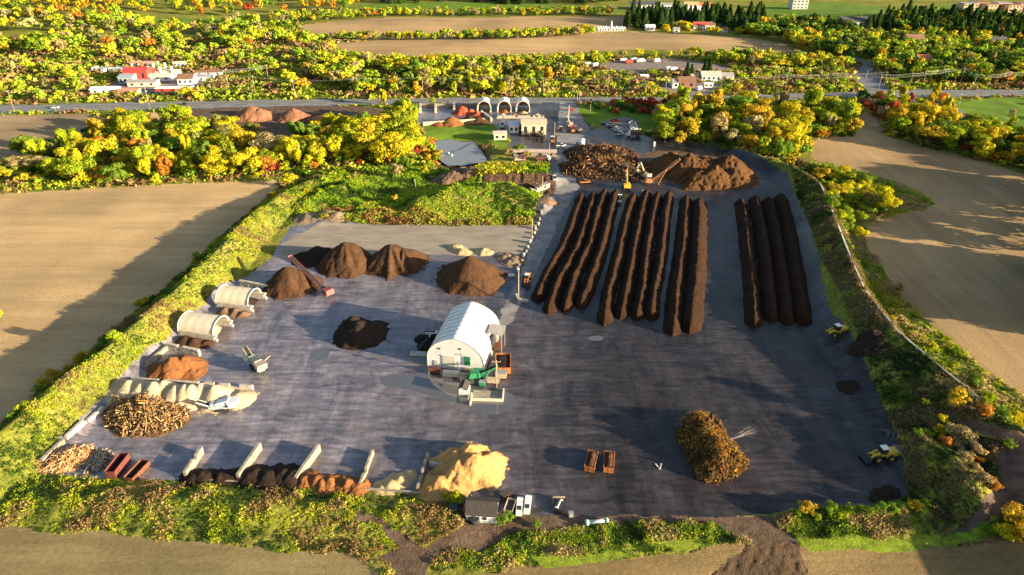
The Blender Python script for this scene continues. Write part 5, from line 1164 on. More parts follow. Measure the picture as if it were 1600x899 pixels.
FARB = [
 ("long white school like building with a dark grey roof beyond the conifers", 1008, 16, 34, 16, 6, simple("charcoal roof", (.08, .08, .09), .8), PWH, 3, 0, 7),
 ("low white wing right of the long dark roofed building", 1042, 15, 15, 12, 5, GRYR, PWH, 1.5, 0, 4),
 ("cream villa with tan roof beside the conifer grove", 1080, 19, 16, 12, 7, simple("tan roof", (.5, .34, .2), .8), PWH, 3, 0, 3),
 ("orange roofed villa right of the cream villa", 1103, 17, 16, 12, 5, simple("orange tile roof", (.5, .16, .07), .8), PWH, 2.6, 0, 3),
 ("white house with red roof at the right end of the villas", 1093, 49, 12, 9, 5.5, simple("red roof", (.38, .07, .05), .8), PWH, 2.6, 0, 4),
 ("white house with brownish red roof right of the red roofed one", 1108, 48, 11, 9, 5, BRNR, PWH, 2.4, 0, 3),
 ("small white cottage among yellow shrubs above the tilled field", 1016, 49, 9, 7, 3.4, PWH, PWH, 2, 0, 2),
 ("tiny grey cottage between yellow trees above the tilled field", 1057, 52, 6, 6, 3, GRYR, PWH, 1.5, 0, 1),
 ("low shed at the right of the red roofed houses", 1130, 51, 8, 6, 3, BRNR, PWH, 1.2, 0, 2),
 ("brown brick farm building near the highway with a white gable end", 1073, 138, 12, 10, 4.5, BRNR, simple("brown brick", (.3, .14, .09), .9, 0, .2, .6), 2.4, 0, 2),
 ("small white lean house left of the brown farm building", 1056, 138, 5, 8, 4, GRYR, PWH, 1.5, 0, 1),
 ("long white farmhouse with pale roof behind the brown building", 1111, 127, 14, 9, 4, simple("cream roof", (.5, .45, .38), .8), PWH, 2.2, 0, 4),
 ("tan outbuilding left of the long white farmhouse", 1088, 126, 8, 6, 3.2, TANP, TANP, 1.3, 0, 2),
 ("grey gabled cottage right of the long white farmhouse", 1136, 126, 9, 7, 3, GRYR, PWH, 2.0, 0, 2),
 ("white caravan like box below the farmhouse", 1107, 137, 6, 3, 2.8, PWH, PWH, .4, 0, 2),
 ("white cabin standing alone in the meadow", 1007, 124, 5.5, 3, 2.6, PWH, PWH, .5, 0, 2),
 ("pale grey tall office block standing on the bright lawn", 1249, 17, 18, 14, 10, GRYR, simple("pale grey wall", (.5, .48, .47), .8), 0, 0, 4),
 ("large house with dark roof and white dormers in dark trees", 1335, 48, 28, 14, 7, simple("charcoal roof", (.08, .08, .09), .8), PWH, 4, 0, 7),
 ("brown gabled wooden house with many windows in the woods", 1428, 77, 15, 11, 8, BRNR, simple("ochre wall", (.5, .3, .12), .8), 3.5, 0, 4),
 ("long low pinkish shed left of the brown gabled house", 1382, 74, 16, 6, 3, GRYR, simple("pink wall", (.5, .34, .28), .8), 1.2, 0, 4),
 ("small hipped roof cottage with orange tiles among trees", 1445, 103, 11, 10, 3.5, simple("orange tile roof", (.5, .16, .07), .8), CREAM, 4, 0, 3),
 ("white house with dark roof at the right edge woods, left one", 1560, 74, 14, 10, 5.5, simple("charcoal roof", (.08, .08, .09), .8), PWH, 2.6, 0, 4),
 ("small white house right of the dark roofed one at the right edge", 1580, 73, 8, 8, 4, GRYR, PWH, 2, 0, 2),
]
for (lb, u, v, a, b, h, rm, wm, rise, rz, n) in FARB: house(lb, u, v, a, b, h, rm, wm, max(rise, .01), rz, n=n, storeys=3 if rise == 0 else (2 if h > 5 else 1), flat=rise == 0, chimney=n >= 3 and rise > 2, name="house" if h < 9 else "office_block", cat="house" if h < 9 else "office block")
for k in range(7):
    house(f"buff three storey apartment block, {ordw(k + 1)} from the left in the far right row", 1513 + 17.5 * k, 25 - (k % 2) * 2, 16, 14, 10 + (k % 2), BRNR if k % 3 else GRYR, [BRK, simple("rosy brick", (.46, .28, .2), .9)][k % 2], 1, 0, "apartment block", "apartment_block", 4, 3, group="apartment blocks beyond the woods", flat=True)
# white pavilion with pointed turrets above the tilled field
x, y = P(955, 50); t = thing("banquet_pavilion", "white pavilion with a row of pointed turrets and a central spire above the tilled fields", "pavilion", (x, y + 5, z1(x, y)))
MB().box((0, 0, 1.4), (28, 8, 2.8)).part("wall", PWH, t)
for k in range(11):
    q = -13 + k * 2.6; h = 1.6 + (k % 2) * .8 + (5 if k == 5 else 0); MB().cyl((q, -3.6, 2.8), (q, -3.6, 2.8 + h), 1.0 if k != 5 else 1.6, .05, 8).part("turret", PWH, t)
    MB().box((q, -4.05, 1.3), (1.1, .12, 1.9)).part("arched_opening", DKM, t)
# buildings by the site
house("beige corrugated site building behind the screening plants", 834, 211, 14, 10, 6.5, simple("beige sheet", (.60, .47, .34), .7, 0, .2, .5), simple("beige sheet", (.60, .47, .34)), .8, 0, "site building", "site_building", 3)
house("white walled site office with grey blue roof left of the beige building", 803, 208, 5.5, 9, 4.2, simple("white blue roof", (.6, .66, .7), .6), PWH, .8, 0, "site office", "site_office", 2)
house("green roofed lean-to between office and beige building", 812, 205, 3.5, 8, 3.2, simple("teal roof", (.12, .25, .24), .7), PWH, .4, 0, "shed", "shed", 1)
house("flat cream cabin on the near shore of the site's left edge", 781, 219, 7, 6, 3.4, simple("cream roof", (.5, .45, .38), .8), CREAM, .6, 5, "cabin", "cabin", 2)
house("open fronted long low shed beyond the green topped stockpile", 836, 245, 22, 4, 2.6, simple("rosy tin roof", (.5, .38, .32), .7), CONCD, .4, -3, "open shed", "open_shed", 4)
# salvage yard by the highway
SAL = [("bright red sheet metal workshop in the salvage yard", 213, 128, 17, 11, 8, REDB, REDB, 1.2), ("smaller red roofed annex right of the red workshop", 231, 123, 10, 8, 5, REDB, REDB, 1), ("pale blue grey shed left of the red workshop", 197, 132, 10, 12, 5, BLUP, BLUP, 1),
 ("long white roofed hall in front of the red workshop", 222, 136, 20, 7, 3.4, GRYR, CREAM, 1), ("white roofed hall behind the long white one", 247, 127, 18, 7, 3.8, CREAM, PWH, 1), ("white tank building at the back of the salvage yard", 262, 121, 16, 6, 4, CREAM, PWH, 1),
 ("brown roofed house inside the salvage yard", 290, 133, 11, 9, 4.5, BRNR, PWH, 2.4), ("long low white shed right edge of the salvage yard", 315, 127, 16, 6, 3.2, GRYR, PWH, 1), ("red roofed row at the far right of the salvage yard", 326, 118, 20, 5, 2.4, BRNR, PWH, 1),
 ("low white and red striped roof shed at the salvage yard entrance", 272, 145, 24, 5, 3, WHT, REDB, .6), ("white roofed bungalow left of the salvage yard drive", 163, 147, 18, 6, 3, WHT, PWH, 1.2), ("orange brown low shed beside the drive", 200, 148, 13, 6, 2.6, simple("orange rust roof", (.5, .25, .14), .8), TANP, .8),
 ("pink roofed long shed behind the salvage yard", 225, 105, 20, 5, 3, simple("pink roof", (.6, .3, .24), .7), PWH, .8), ("small cream shed in the meadow behind the salvage yard", 280, 104, 9, 4, 2.6, CREAM, PWH, .8)]
for (lb, u, v, a, b, h, rm, wm, rise) in SAL: house(lb, u, v, a, b, h, rm, wm, rise, 3, "workshop", "workshop", 3)
for k in range(9):
    x, y = P(150 + 7 * k, 111 + (k % 3) * 1.2); t = thing("parked_trailer", f"pale parked trailer in the row behind the salvage yard trees, {ordw(k + 1)} from the left", "trailer", (x, y, z1(x, y)), R(random.choice((0, 90, 10))), "trailers parked behind the salvage yard")
    MB().box((0, 0, 1.9), (6.5, 2.4, 2.4)).part("box_body", [PWH, SIL, BLUP, DKM][k % 4], t)
    for s in (-1, 1): wheel(t, -1.8, s * 1.0, .5, .3, GAL)
for k in range(14):
    u = 178 + (k * 37) % 160; v = 139 + (k * 13) % 9 - (u > 300) * 10; x, y = P(u, v)
    car(f"{['white', 'red', 'grey', 'black'][k % 4]} scrap car in the salvage yard, {ordw(1 + sum((178 + (j * 37) % 160) < u for j in range(14)))} from the left", (x, y, 0), R(k * 31), [PWH, RDC, PGRY, BLK][k % 4], "cars standing in the salvage yard", "car", "scrap_car")
for k in range(5):
    x, y = P(235 + 9 * k, 121 - (k % 2)); tag(MB().cyl((0, 0, 0), (0, 0, 8 + 2 * (k % 2)), 1.0, n=10).part("storage_silo", WHT, None, (x, y, z1(x, y)), smooth=True), f"slim white silo behind the red workshop, {ordw(k + 1)} from the left", "silo", "silos at the back of the salvage yard")
LOTV = [(975, 97, PWH), (983, 99, RDC), (990, 96, PWH), (996, 98, PGRY), (1002, 97, PWH), (918, 103, PWH), (930, 104, PWH), (1043, 110, PWH), (1053, 110.5, PWH), (1026, 97, PWH), (1092, 141, PWH)]
for k, (u, v, p) in enumerate(LOTV):
    x, y = P(u, v); t = thing("parked_van", f"{'white' if p is PWH else 'red' if p is RDC else 'grey'} van on the gravel lot below the hedge, number {k + 1} of the lot seen from the left cluster outward" if 0 else f"{'white' if p is PWH else 'red' if p is RDC else 'grey'} van parked on the far gravel lot, {ordw(sorted(q[0] for q in LOTV).index(u) + 1)} from the left", "van", (x, y, z1(x, y)), R(k * 17 % 60), "vans parked on the far gravel lot")
    MB().prismx([(-3, .5), (-3, 2.7), (2, 2.7), (2.8, 1.6), (3.2, 1.4), (3.2, .5)], -1.1, 1.1).part("body", p, t)
    for x_ in (-2, 2): MB().cyl((x_, -1.15, .45), (x_, 1.15, .45), .45, n=10).part("wheel", RUB, t)
    MB().prismx([(2.05, 2.6), (2.85, 1.62), (2.9, 1.66), (2.15, 2.6)], -.9, .9).part("windscreen", GLS, t)
# ---------------------------------------------------------------- road paint and kerb
def strip(name, pts, wdt, z, m, dash=None):
    W = [P(*p) for p in pts]; V = []; F = []
    for a, b in zip(W[:-1], W[1:]):
        L = math.dist(a, b); d = ((b[0] - a[0]) / L, (b[1] - a[1]) / L); n = (-d[1] * wdt / 2, d[0] * wdt / 2); s = 0
        seg = [(0, L)] if not dash else [(q, min(q + dash[0], L)) for q in np.arange(0, L, sum(dash))]
        for (q0, q1) in seg:
            p = (a[0] + d[0] * q0, a[1] + d[1] * q0); r = (a[0] + d[0] * q1, a[1] + d[1] * q1); k = len(V)
            V += [(p[0] - n[0], p[1] - n[1], z), (r[0] - n[0], r[1] - n[1], z), (r[0] + n[0], r[1] + n[1], z), (p[0] + n[0], p[1] + n[1], z)]; F.append((k, k + 1, k + 2, k + 3))
    return tag(link(name, np_mesh(name, V, F, [m])), kind="structure")
LINE = simple("road paint", (.7, .68, .62), .7)
LINEY = simple("yellow road paint", (.6, .42, .08), .7)
def cl(off): return [(-300, 171.5 + off * 1.1), (0, 171.5 + off), (200, 166.2 + off), (400, 161.7 + off), (590, 159 + off * .9), (700, 157.5 + off * .85), (850, 157 + off * .8), (1050, 156.2 + off * .75), (1270, 150.5 + off * .8), (1400, 147 + off), (1600, 145.5 + off), (2000, 142 + off)]
strip("road_marking", cl(0), .35, .03, LINEY); strip("road_marking", cl(-3.6), .3, .03, LINE); strip("road_marking", cl(3.6), .3, .03, LINE); strip("road_marking", cl(1.8), .25, .03, LINE, (6, 9))
# ---------------------------------------------------------------- trees as individuals
FALL = {LIME: 3, YEL: 4, GOLD: 2, GRN: 2, TAN: 1.2, ORG: .5, OLV: 1}
def belt(place, poly, n, mind, hr, colw, kinds, group, q=0, dens=None, name="broadleaf_tree", cat="tree", front=None):
    pts = scatter(poly, n, mind, dens)
    pts.sort(key=lambda p: p[0] / p[1])
    for k, (x, y) in enumerate(pts):
        kd = pick(kinds); h = random.uniform(*hr); c0 = pick(colw)
        sz = "tall " if h > hr[0] * .35 + hr[1] * .65 else "low " if h < hr[0] * .7 + hr[1] * .3 else ""
        plant(name, kd, q, x, y, h, jit(c0), f"{sz}{CNAME[c0]} {'shrub' if name == 'shrub' else 'conifer' if kd == 'conifer' else 'tree'}, {ordw(k + 1)} from the left in {place}", cat, group, random.uniform(1.2, 1.7) if kd == "conifer" else random.uniform(.9, 1.3))
    return len(pts)
KT = {"round": 3, "oval": 3, "broad": 2, "tall": 1.2, "sparse": .7}
nt_ = 0
nt_ += belt("wood above left field", [(30, 285), (40, 248), (120, 232), (160, 205), (300, 192), (420, 218), (440, 278), (330, 280), (200, 288)], 84, 5.6, (9, 15), {LIME: 2, YEL: 4, GOLD: 2.5, GRN: 1.6, TAN: 1.3, ORG: 1, OLV: 1}, KT, "trees of the wood above the left field")
nt_ += belt("yellow wood left of pond", [(440, 268), (450, 225), (520, 205), (600, 203), (625, 185), (645, 185), (648, 215), (645, 245), (625, 258), (560, 256)], 62, 6.0, (9.5, 16), {LIME: 2.4, YEL: 5, GOLD: 1, GRN: 1}, KT, "trees of the wood left of the pond")
nt_ += belt("wooded belt right of site", [(1035, 225), (1025, 190), (1050, 168), (1130, 172), (1240, 168), (1330, 170), (1338, 212), (1268, 216), (1255, 258), (1215, 258), (1130, 226), (1060, 228)], 74, 6.6, (8, 16), {LIME: 3, YEL: 5, GOLD: 1.4, GRN: 1, TAN: 1.4, OLV: .6}, KT, "trees of the belt right of the site")
nt_ += belt("group beyond right field", [(1388, 205), (1395, 185), (1450, 180), (1500, 200), (1600, 225), (1660, 250), (1660, 285), (1600, 268), (1530, 250), (1440, 228)], 42, 6.4, (9, 15), {LIME: 2.5, YEL: 5, GOLD: 2, GRN: 1.6}, {"round": 3, "broad": 3, "oval": 2}, "trees of the group beyond the right field")
nt_ += belt("far left end of upper wood", [(-60, 292), (-60, 262), (30, 264), (40, 285)], 10, 5.5, (5, 8.5), {YEL: 3, LIME: 2, ORG: 1.5}, {"round": 2, "bush": 2}, "trees of the wood above the left field")
# singles
S1 = [("round", 452, 292, 7.5, YEL, "round yellow tree at the top right corner of the left field"), ("round", 620, 278, 8, TAN, "pale tan willow standing behind the hollow"), ("round", 618, 318, 4.5, GOLD, "small golden tree in front of the dark hollow"),
      ("round", 1476, 668, 6.8, GOLD, "orange and yellow tree low on the shaded right bank"), ("round", 1519, 687, 4.6, ORG, "small vivid orange tree just below the orange and yellow tree"), ("round", -8, 512, 9, LIME, "yellow green tree cut by the left picture edge in the field"),
      ("round", 1398, 462, 5.5, TAN, "thin tan tree on the crest strip beside the right field"), ("broad", 1380, 335, 10.5, YEL, "large golden tree at the tip of the green point in the right field"), ("broad", 1362, 330, 9.5, OLV, "large olive tree just left of the golden one on the green point"),
      ("round", 1050, 165, 9, ORG, "orange tree at the highway edge left of the wooded belt"), ("tall", 1408, 155, 10, YEL, "slim yellow tree at the junction"), ("round", 1374, 154, 6, ORG, "small orange brown tree left of the junction"), ("tall", 1459, 158, 12, YEL, "tall yellow poplar right of the junction"), ("tall", 1452, 166, 9, GOLD, "golden poplar in front of the tall yellow one"), ("tall", 1476, 176, 11, YEL, "yellow poplar standing lower right of the junction"),
      ("tall", 600, 165, 11, YEL, "yellow tree standing in front of the highway near the soil yard"), ("tall", 637, 195, 17, LIME, "tallest lime yellow tree left of the far block bays"), ("oval", 627, 202, 14, YEL, "tall yellow tree touching the lime one by the far bays"),
      ("sparse", 1580, 185, 6, TAN, "bare tan tree on the right lawn"), ("round", 1350, 155, 7, DGR, "dark green round tree near the junction"), ("tall", 1007, 148, 6, YEL, "small yellow tree left one of the pair by the driveway"), ("tall", 1016, 148, 5, YEL, "small yellow tree right one of the pair by the driveway")]
for kd, u, v, h, c, lb in S1: x, y = P(u, v); plant("broadleaf_tree", kd, 0, x, y, h, jit(c, .05), lb, "tree", None)
# shrubs
S2 = [(46, 655, 3.4, LIME), (28, 668, 2.6, GRN), (66, 618, 3.6, GRN), (72, 604, 3.4, YEL), (86, 590, 3.0, GOLD), (94, 596, 2.8, LIME), (127, 565, 3.4, GOLD), (106, 577, 1.8, YEL), (30, 650, 2.6, LIME), (178, 516, 2.0, TAN), (219, 478, 3.0, YEL), (229, 471, 2.0, GOLD), (309, 404, 2.6, LIME), (428, 308, 3.0, YEL), (405, 327, 1.6, TAN),
      (170, 540, 3.6, GRN), (185, 545, 3.4, LIME), (160, 556, 3.0, GRN), (478, 300, 3, YEL), (500, 305, 3, LIME), (1451, 620, 2.2, LIME), (1478, 646, 2.2, YEL), (1397, 478, 2.4, LIME), (1520, 602, 3.4, GRN), (1543, 625, 3.2, LIME), (1562, 648, 3.0, GRN), (1530, 650, 2.4, LIME), (1548, 648, 2.2, LIME), (1562, 665, 3.2, GRN), (1580, 660, 3.8, YEL),
      (1500, 672, 4.4, TAN), (1488, 575, 2.2, LIME), (1455, 545, 2.6, YEL), (1393, 500, 1.8, YEL), (1430, 690, 2.4, GRN), (1573, 700, 2.2, GRN), (1518, 705, 2.2, LIME), (714, 784, 3.2, LIME), (703, 780, 2.6, YEL), (797, 812, 2.0, GRN), (783, 818, 2.4, GRN), (838, 822, 1.8, GRN), (1590, 815, 4.8, GOLD), (1570, 835, 3.6, YEL), (1545, 825, 2.6, GRN), (1600, 840, 4.0, GOLD), (810, 240, 6, GRN), (795, 243, 5, TAN), (823, 244, 4, GOLD), (690, 268, 3, GRN), (672, 262, 4, LIME), (664, 270, 3.4, YEL), (640, 262, 3, GRN)]
def nearest_desc(u, v):
    if u < 240 and v > 450: return "on the left berm facing the field"
    if u < 520: return "on the upper left berm"
    if v < 300: return "near the pond and stockpiles"
    if u > 1340 and v < 760: return "on the right bank"
    if u > 1500: return "in the bottom right corner"
    return "by the bottom edge sheds"
cnt = {}
for (u, v, h, c) in S2:
    pl = nearest_desc(u, v); cnt.setdefault(pl, []).append(u)
seen_ = set()
for (u, v, h, c) in S2:
    pl = nearest_desc(u, v); k = sorted(cnt[pl]).index(u) + 1
    while (pl, k) in seen_: k += 1
    seen_.add((pl, k)); x, y = P(u, v, z1(*P(u, v)))
    plant("shrub", "bush", 0, x, y, h, jit(c, .08), f"{'tall' if h > 3.2 else 'small'} {CNAME[c]} shrub, {ordw(k)} from the left {pl}", "shrub", None)
belt("the green point", [(1262, 268), (1290, 266), (1340, 285), (1385, 318), (1380, 338), (1335, 330), (1300, 315), (1270, 285)], 26, 5.0, (4, 8), {LIME: 3, YEL: 3, GRN: 2, GOLD: 1}, {"bush": 2, "round": 2}, "shrubs on the green point of the right field", 0, name="shrub", cat="shrub")
belt("strip by green point", [(1275, 345), (1290, 300), (1345, 335), (1345, 372), (1310, 372)], 12, 4.5, (3.5, 6.5), {LIME: 3, GRN: 3, YEL: 1}, {"bush": 2, "round": 1}, "shrubs on the right bank", 0, name="shrub", cat="shrub")
belt("lower right yard hedge", [(1235, 806), (1455, 796), (1460, 808), (1240, 818)], 24, 2.4, (1.6, 2.8), {GRN: 4, LIME: 3, GOLD: 1}, {"bush": 1}, "shrubs of the hedge along the lower right yard edge", 0, name="shrub", cat="shrub")
belt("lower right mound crest", [(1425, 690), (1480, 692), (1515, 730), (1540, 790), (1520, 790), (1490, 735), (1450, 705)], 22, 2.6, (1.6, 2.8), {GOLD: 3, ORG: 2, LIME: 1.5, TAN: 2}, {"bush": 1}, "shrubs on the crest of the lower right mound", 0, name="shrub", cat="shrub")
belt("the pond's left bank", [(655, 228), (672, 222), (690, 255), (672, 262)], 12, 3.5, (3, 5.5), {GOLD: 3, ORG: 1, LIME: 2}, {"bush": 1, "round": 1}, "shrubs on the pond bank", 0, name="shrub", cat="shrub")
belt("red hedge below highway", [(930, 170), (950, 163), (1030, 163), (1080, 172), (1030, 180), (960, 178)], 26, 4.5, (3, 5.5), {RED: 6, DGR: 2, GRN: 1.2}, {"bush": 1}, "shrubs of the red hedge below the highway", 1, name="shrub", cat="shrub")
belt("the green top of the long stockpile", [(700, 262), (730, 254), (860, 258), (862, 270), (740, 268)], 20, 4.5, (2, 3.6), {LIME: 4, YEL: 2}, {"bush": 1}, "weedy shrubs on the long soil stockpile", 1, name="shrub", cat="shrub") if 0 else None
# conifers
belt("grove right of far field", [(975, 48), (985, 26), (1060, 28), (1190, 30), (1200, 50), (1150, 55), (1120, 42), (1000, 46)], 84, 5.2, (13, 20), {PINE: 1}, {"conifer": 1}, "conifers of the grove right of the far fields", 1, name="conifer_tree", cat="conifer")
belt("dark wood at upper right", [(1330, 62), (1380, 36), (1500, 36), (1640, 40), (1640, 70), (1480, 66), (1400, 60)], 90, 7, (12, 19), {PINE: 3, DGR: 1}, {"conifer": 1}, "conifers of the dark wood at the upper right", 1, name="conifer_tree", cat="conifer")
belt("dark treeline along top edge", [(560, 6), (560, -6), (980, -4), (980, 8)], 60, 8, (14, 20), {PINE: 3, DGR: 1}, {"conifer": 1}, "conifers along the top edge", 1, name="conifer_tree", cat="conifer")
for k, (u, v, h) in enumerate([(1072, 125, 13), (1079, 124, 11), (1100, 118, 12), (1107, 118, 12), (1289, 55, 18), (1293, 62, 16), (1262, 60, 16)]):
    x, y = P(u, v); plant("conifer_tree", "conifer", 1, x, y, h, (.03, .065, .018), f"dark conifer near the farmhouse or field edge, {ordw(k + 1)} going right", "conifer", None, 1.3)
# ---------------------------------------------------------------- far woods and scrub: too many to count, one object
def merged(name, items, kinds_leaf, seed, kind="stuff"):
    """items: (x, y, h, colour, kind)"""
    rng = np.random.default_rng(seed); lib = {}
    for kd, n, lf in kinds_leaf:
        lib[kd] = [crown_pts(kd, n, lf, rng) for _ in range(5)]
    VV = []; CC = []
    xs = np.array([i[0] for i in items]); ys = np.array([i[1] for i in items]); zs = Z(xs, ys)
    for (x, y, h, c, kd), z in zip(items, zs):
        V, br = lib[kd][rng.integers(5)]; a = rng.uniform(0, 6.28); ca, sa = math.cos(a), math.sin(a); w_ = rng.uniform(.9, 1.35)
        VV.append(np.stack([(V[:, 0] * ca - V[:, 1] * sa) * h * w_ + x, (V[:, 0] * sa + V[:, 1] * ca) * h * w_ + y, V[:, 2] * h + z], 1))
        CC.append(np.repeat(br, 4)[:, None] * np.array(c)[None, :])
    V = np.concatenate(VV); C_ = np.concatenate(CC)
    o = link(name, np_mesh(name, V, np.arange(len(V)).reshape(-1, 4), [LEAF], col=C_)); tag(o, kind=kind); return o
items = []
def region(poly, n, mind, hr, colw, kinds, thr=None, sc_=40, seed=0):
    dens = None
    if thr is not None: dens = lambda x, y: fbm(np.array([x / sc_]), np.array([y / sc_]), seed, 3)[0] > thr
    for x, y in scatter(poly, n, mind, dens, 30):
        if BLOCK(x, y): continue
        items.append((x, y, random.uniform(*hr), jit(pick(colw), .18), pick(kinds)))
zc = {}
bad = [c for a, b, c in ZPW if b in ("road", "lot", "lawn", "yard")] + [pxpoly([(395, 50), (520, 36), (600, 29), (800, 27), (975, 26), (985, 46), (925, 50), (780, 57), (600, 58), (530, 57), (470, 50)]), pxpoly([(515, 71), (600, 67), (780, 67), (900, 60), (1000, 52), (1100, 57), (1230, 70), (1242, 83), (1180, 82), (1100, 80), (980, 78), (870, 84), (760, 90), (640, 90), (540, 84)])]
hb = [(o.location.x, o.location.y) for o in sc.objects if o.get("category") in ("house", "workshop", "office block", "apartment block", "pavilion", "trailer", "van", "car")]
hb = np.array(hb)
def BLOCK(x, y):
    if (np.hypot(hb[:, 0] - x, hb[:, 1] - y) < 11).any(): return True
    # keep the view side of far houses open
    if ((np.abs(hb[:, 0] - x - (hb[:, 1] - y) * 0) < 9) & (hb[:, 1] - y > 0) & (hb[:, 1] - y < 22)).any(): return True
    X = np.array([x]); Y = np.array([y])
    return any(inpoly(X, Y, c)[0] for c in bad)
SLM = (.34, .40, .03); SYE = (.50, .46, .03); SGR = (.22, .31, .03); STN = (.34, .28, .11)
MIX1 = {SLM: 6, SYE: 2.6, SGR: 4, GOLD: .8, STN: 2.4, OLV: 2, ORG: .25}
MIXR = {ORG: 2, RED: .5, GOLD: 3, YEL: 2, GRN: 2, LIME: 2}
MIXY = {SYE: 3.4, YEL: 1.5, SLM: 5, GOLD: 1.2, STN: 2, GRN: 1.5, OLV: 1}
MIXD = {DGR: 3, SGR: 4, OLV: 2, SLM: 2.4, SYE: 1.2, GOLD: .8, ORG: .3}
KF = {"round": 4, "oval": 3, "tall": 1, "broad": 2}
region([(-250, 30), (-250, -25), (560, -25), (560, 14), (480, 22), (400, 30), (180, 30)], 420, 9, (9, 15), MIXR, KF, .40, 40, 14)
region([(-250, 30), (180, 30), (400, 40), (470, 56), (510, 78), (520, 92), (400, 92), (330, 85), (0, 100), (-250, 100)], 330, 7.6, (8, 15), MIX1, KF, .51, 30, 3)
region([(-200, 95), (0, 95), (150, 95), (350, 85), (560, 90), (560, 150), (350, 158), (-200, 163)], 190, 6.5, (5, 11), MIX1, KF, .55, 24, 5)
region([(480, 98), (640, 106), (760, 106), (870, 104), (900, 110), (900, 140), (780, 150), (560, 150), (480, 120)], 220, 6.2, (7, 13), MIXY, KF, .45, 25, 7)
region([(500, 92), (640, 102), (760, 103), (870, 99), (980, 92), (1100, 91), (1200, 94), (1290, 98), (1330, 110), (1200, 106), (1100, 99), (1000, 98), (870, 108), (640, 112)], 330, 5.0, (6, 11), MIXY, KF)
region([(475, 64), (580, 66), (780, 66), (880, 61), (930, 56), (925, 50), (800, 54), (760, 59), (540, 59)], 190, 4.2, (4.5, 9), MIXY, KF, .3, 20, 2)
region([(430, 40), (520, 35), (620, 27), (960, 25), (960, 20), (700, 22), (540, 24), (420, 28)], 170, 6, (6, 10), MIX1, KF)
region([(560, 4), (700, 2), (960, 8), (960, -2), (560, -6)], 60, 12, (8, 14), MIXR, KF)
region([(1180, 45), (1230, 40), (1300, 42), (1340, 60), (1330, 85), (1250, 82), (1230, 68), (1170, 60)], 130, 6, (8, 14), MIXD, KF)
region([(1300, 60), (1400, 60), (1640, 66), (1700, 135), (1480, 132), (1400, 122), (1350, 100), (1290, 85)], 560, 6, (7, 13), MIXD, KF, .32, 30, 4)
region([(1380, 40), (1500, 30), (1700, 34), (1700, 70), (1400, 62)], 200, 8, (8, 13), {DGR: 3, GRN: 2, LIME: 1, YEL: 1, ORG: .6}, KF)
region([(1150, 0), (1500, -4), (1760, -6), (1760, -25), (900, -25), (900, -12)], 330, 9, (9, 15), MIXD, KF)
region([(1500, 108), (1640, 106), (1700, 134), (1520, 132)], 90, 6, (6, 10), {YEL: 3, LIME: 2, ORG: 2, GRN: 2}, KF)
region([(1150, 112), (1330, 112), (1335, 146), (1200, 148), (1130, 145)], 60, 6, (3, 6), MIX1, {"bush": 2, "round": 1}, .5, 18, 8)
region([(900, 140), (900, 108), (980, 115), (1060, 118), (1050, 146)], 50, 5, (2, 5), MIX1, {"bush": 2, "round": 1}, .52, 18, 9)
region([(1040, 50), (1060, 46), (1190, 50), (1190, 58), (1060, 55), (1000, 52), (1000, 47)], 50, 6, (6, 10), {YEL: 4, GOLD: 2, OLV: 1}, {"round": 2, "broad": 1})
region([(-120, 300), (-120, 258), (0, 262), (140, 205), (150, 200), (118, 250), (45, 255), (40, 262), (0, 288)], 40, 5, (3, 6), {DGR: 2, GRN: 2, YEL: 1}, {"bush": 1})
region([(640, 160), (760, 158), (760, 166), (655, 166)], 24, 5, (4, 8), MIXY, KF)
region([(1360, 158), (1480, 162), (1490, 178), (1400, 180), (1385, 170)], 30, 5.5, (5, 9), {YEL: 3, LIME: 2, RED: 1, ORG: 1}, KF)
region([(1340, 148), (1372, 160), (1385, 185), (1375, 188), (1350, 170)], 22, 4, (3, 6), {RED: 2, ORG: 1, TAN: 2, DGR: 1}, {"bush": 1})
for _pg, _n in (([(30, 287), (40, 248), (120, 232), (160, 205), (300, 192), (420, 218), (440, 280), (330, 282), (200, 290)], 260), ([(440, 270), (450, 225), (520, 205), (600, 203), (625, 185), (648, 185), (655, 215), (655, 245), (635, 262), (560, 258)], 150),
    ([(1035, 225), (1025, 190), (1050, 168), (1130, 172), (1240, 168), (1330, 170), (1338, 212), (1268, 216), (1255, 258), (1215, 258), (1130, 226), (1060, 228)], 240), ([(1388, 205), (1395, 185), (1450, 180), (1500, 200), (1600, 225), (1660, 250), (1660, 285), (1600, 268), (1530, 250), (1440, 228)], 130)):
    region(_pg, _n, 2.6, (2.5, 6.5), {LIME: 3, YEL: 4, GRN: 3, GOLD: 2, ORG: .6, RED: .3}, {"bush": 2, "round": 2})
region([(1600, 155), (1760, 150), (1760, 200), (1600, 200)], 40, 7, (6, 11), MIXD, KF)
region([(1480, 205), (1540, 200), (1620, 205), (1700, 230), (1700, 300), (1600, 270), (1500, 245)], 40, 6, (6, 10), {GRN: 2, DGR: 2, LIME: 2}, KF)
region([(-300, 292), (-300, 180), (-60, 200), (-60, 290)], 40, 7, (8, 13), MIXY, KF)
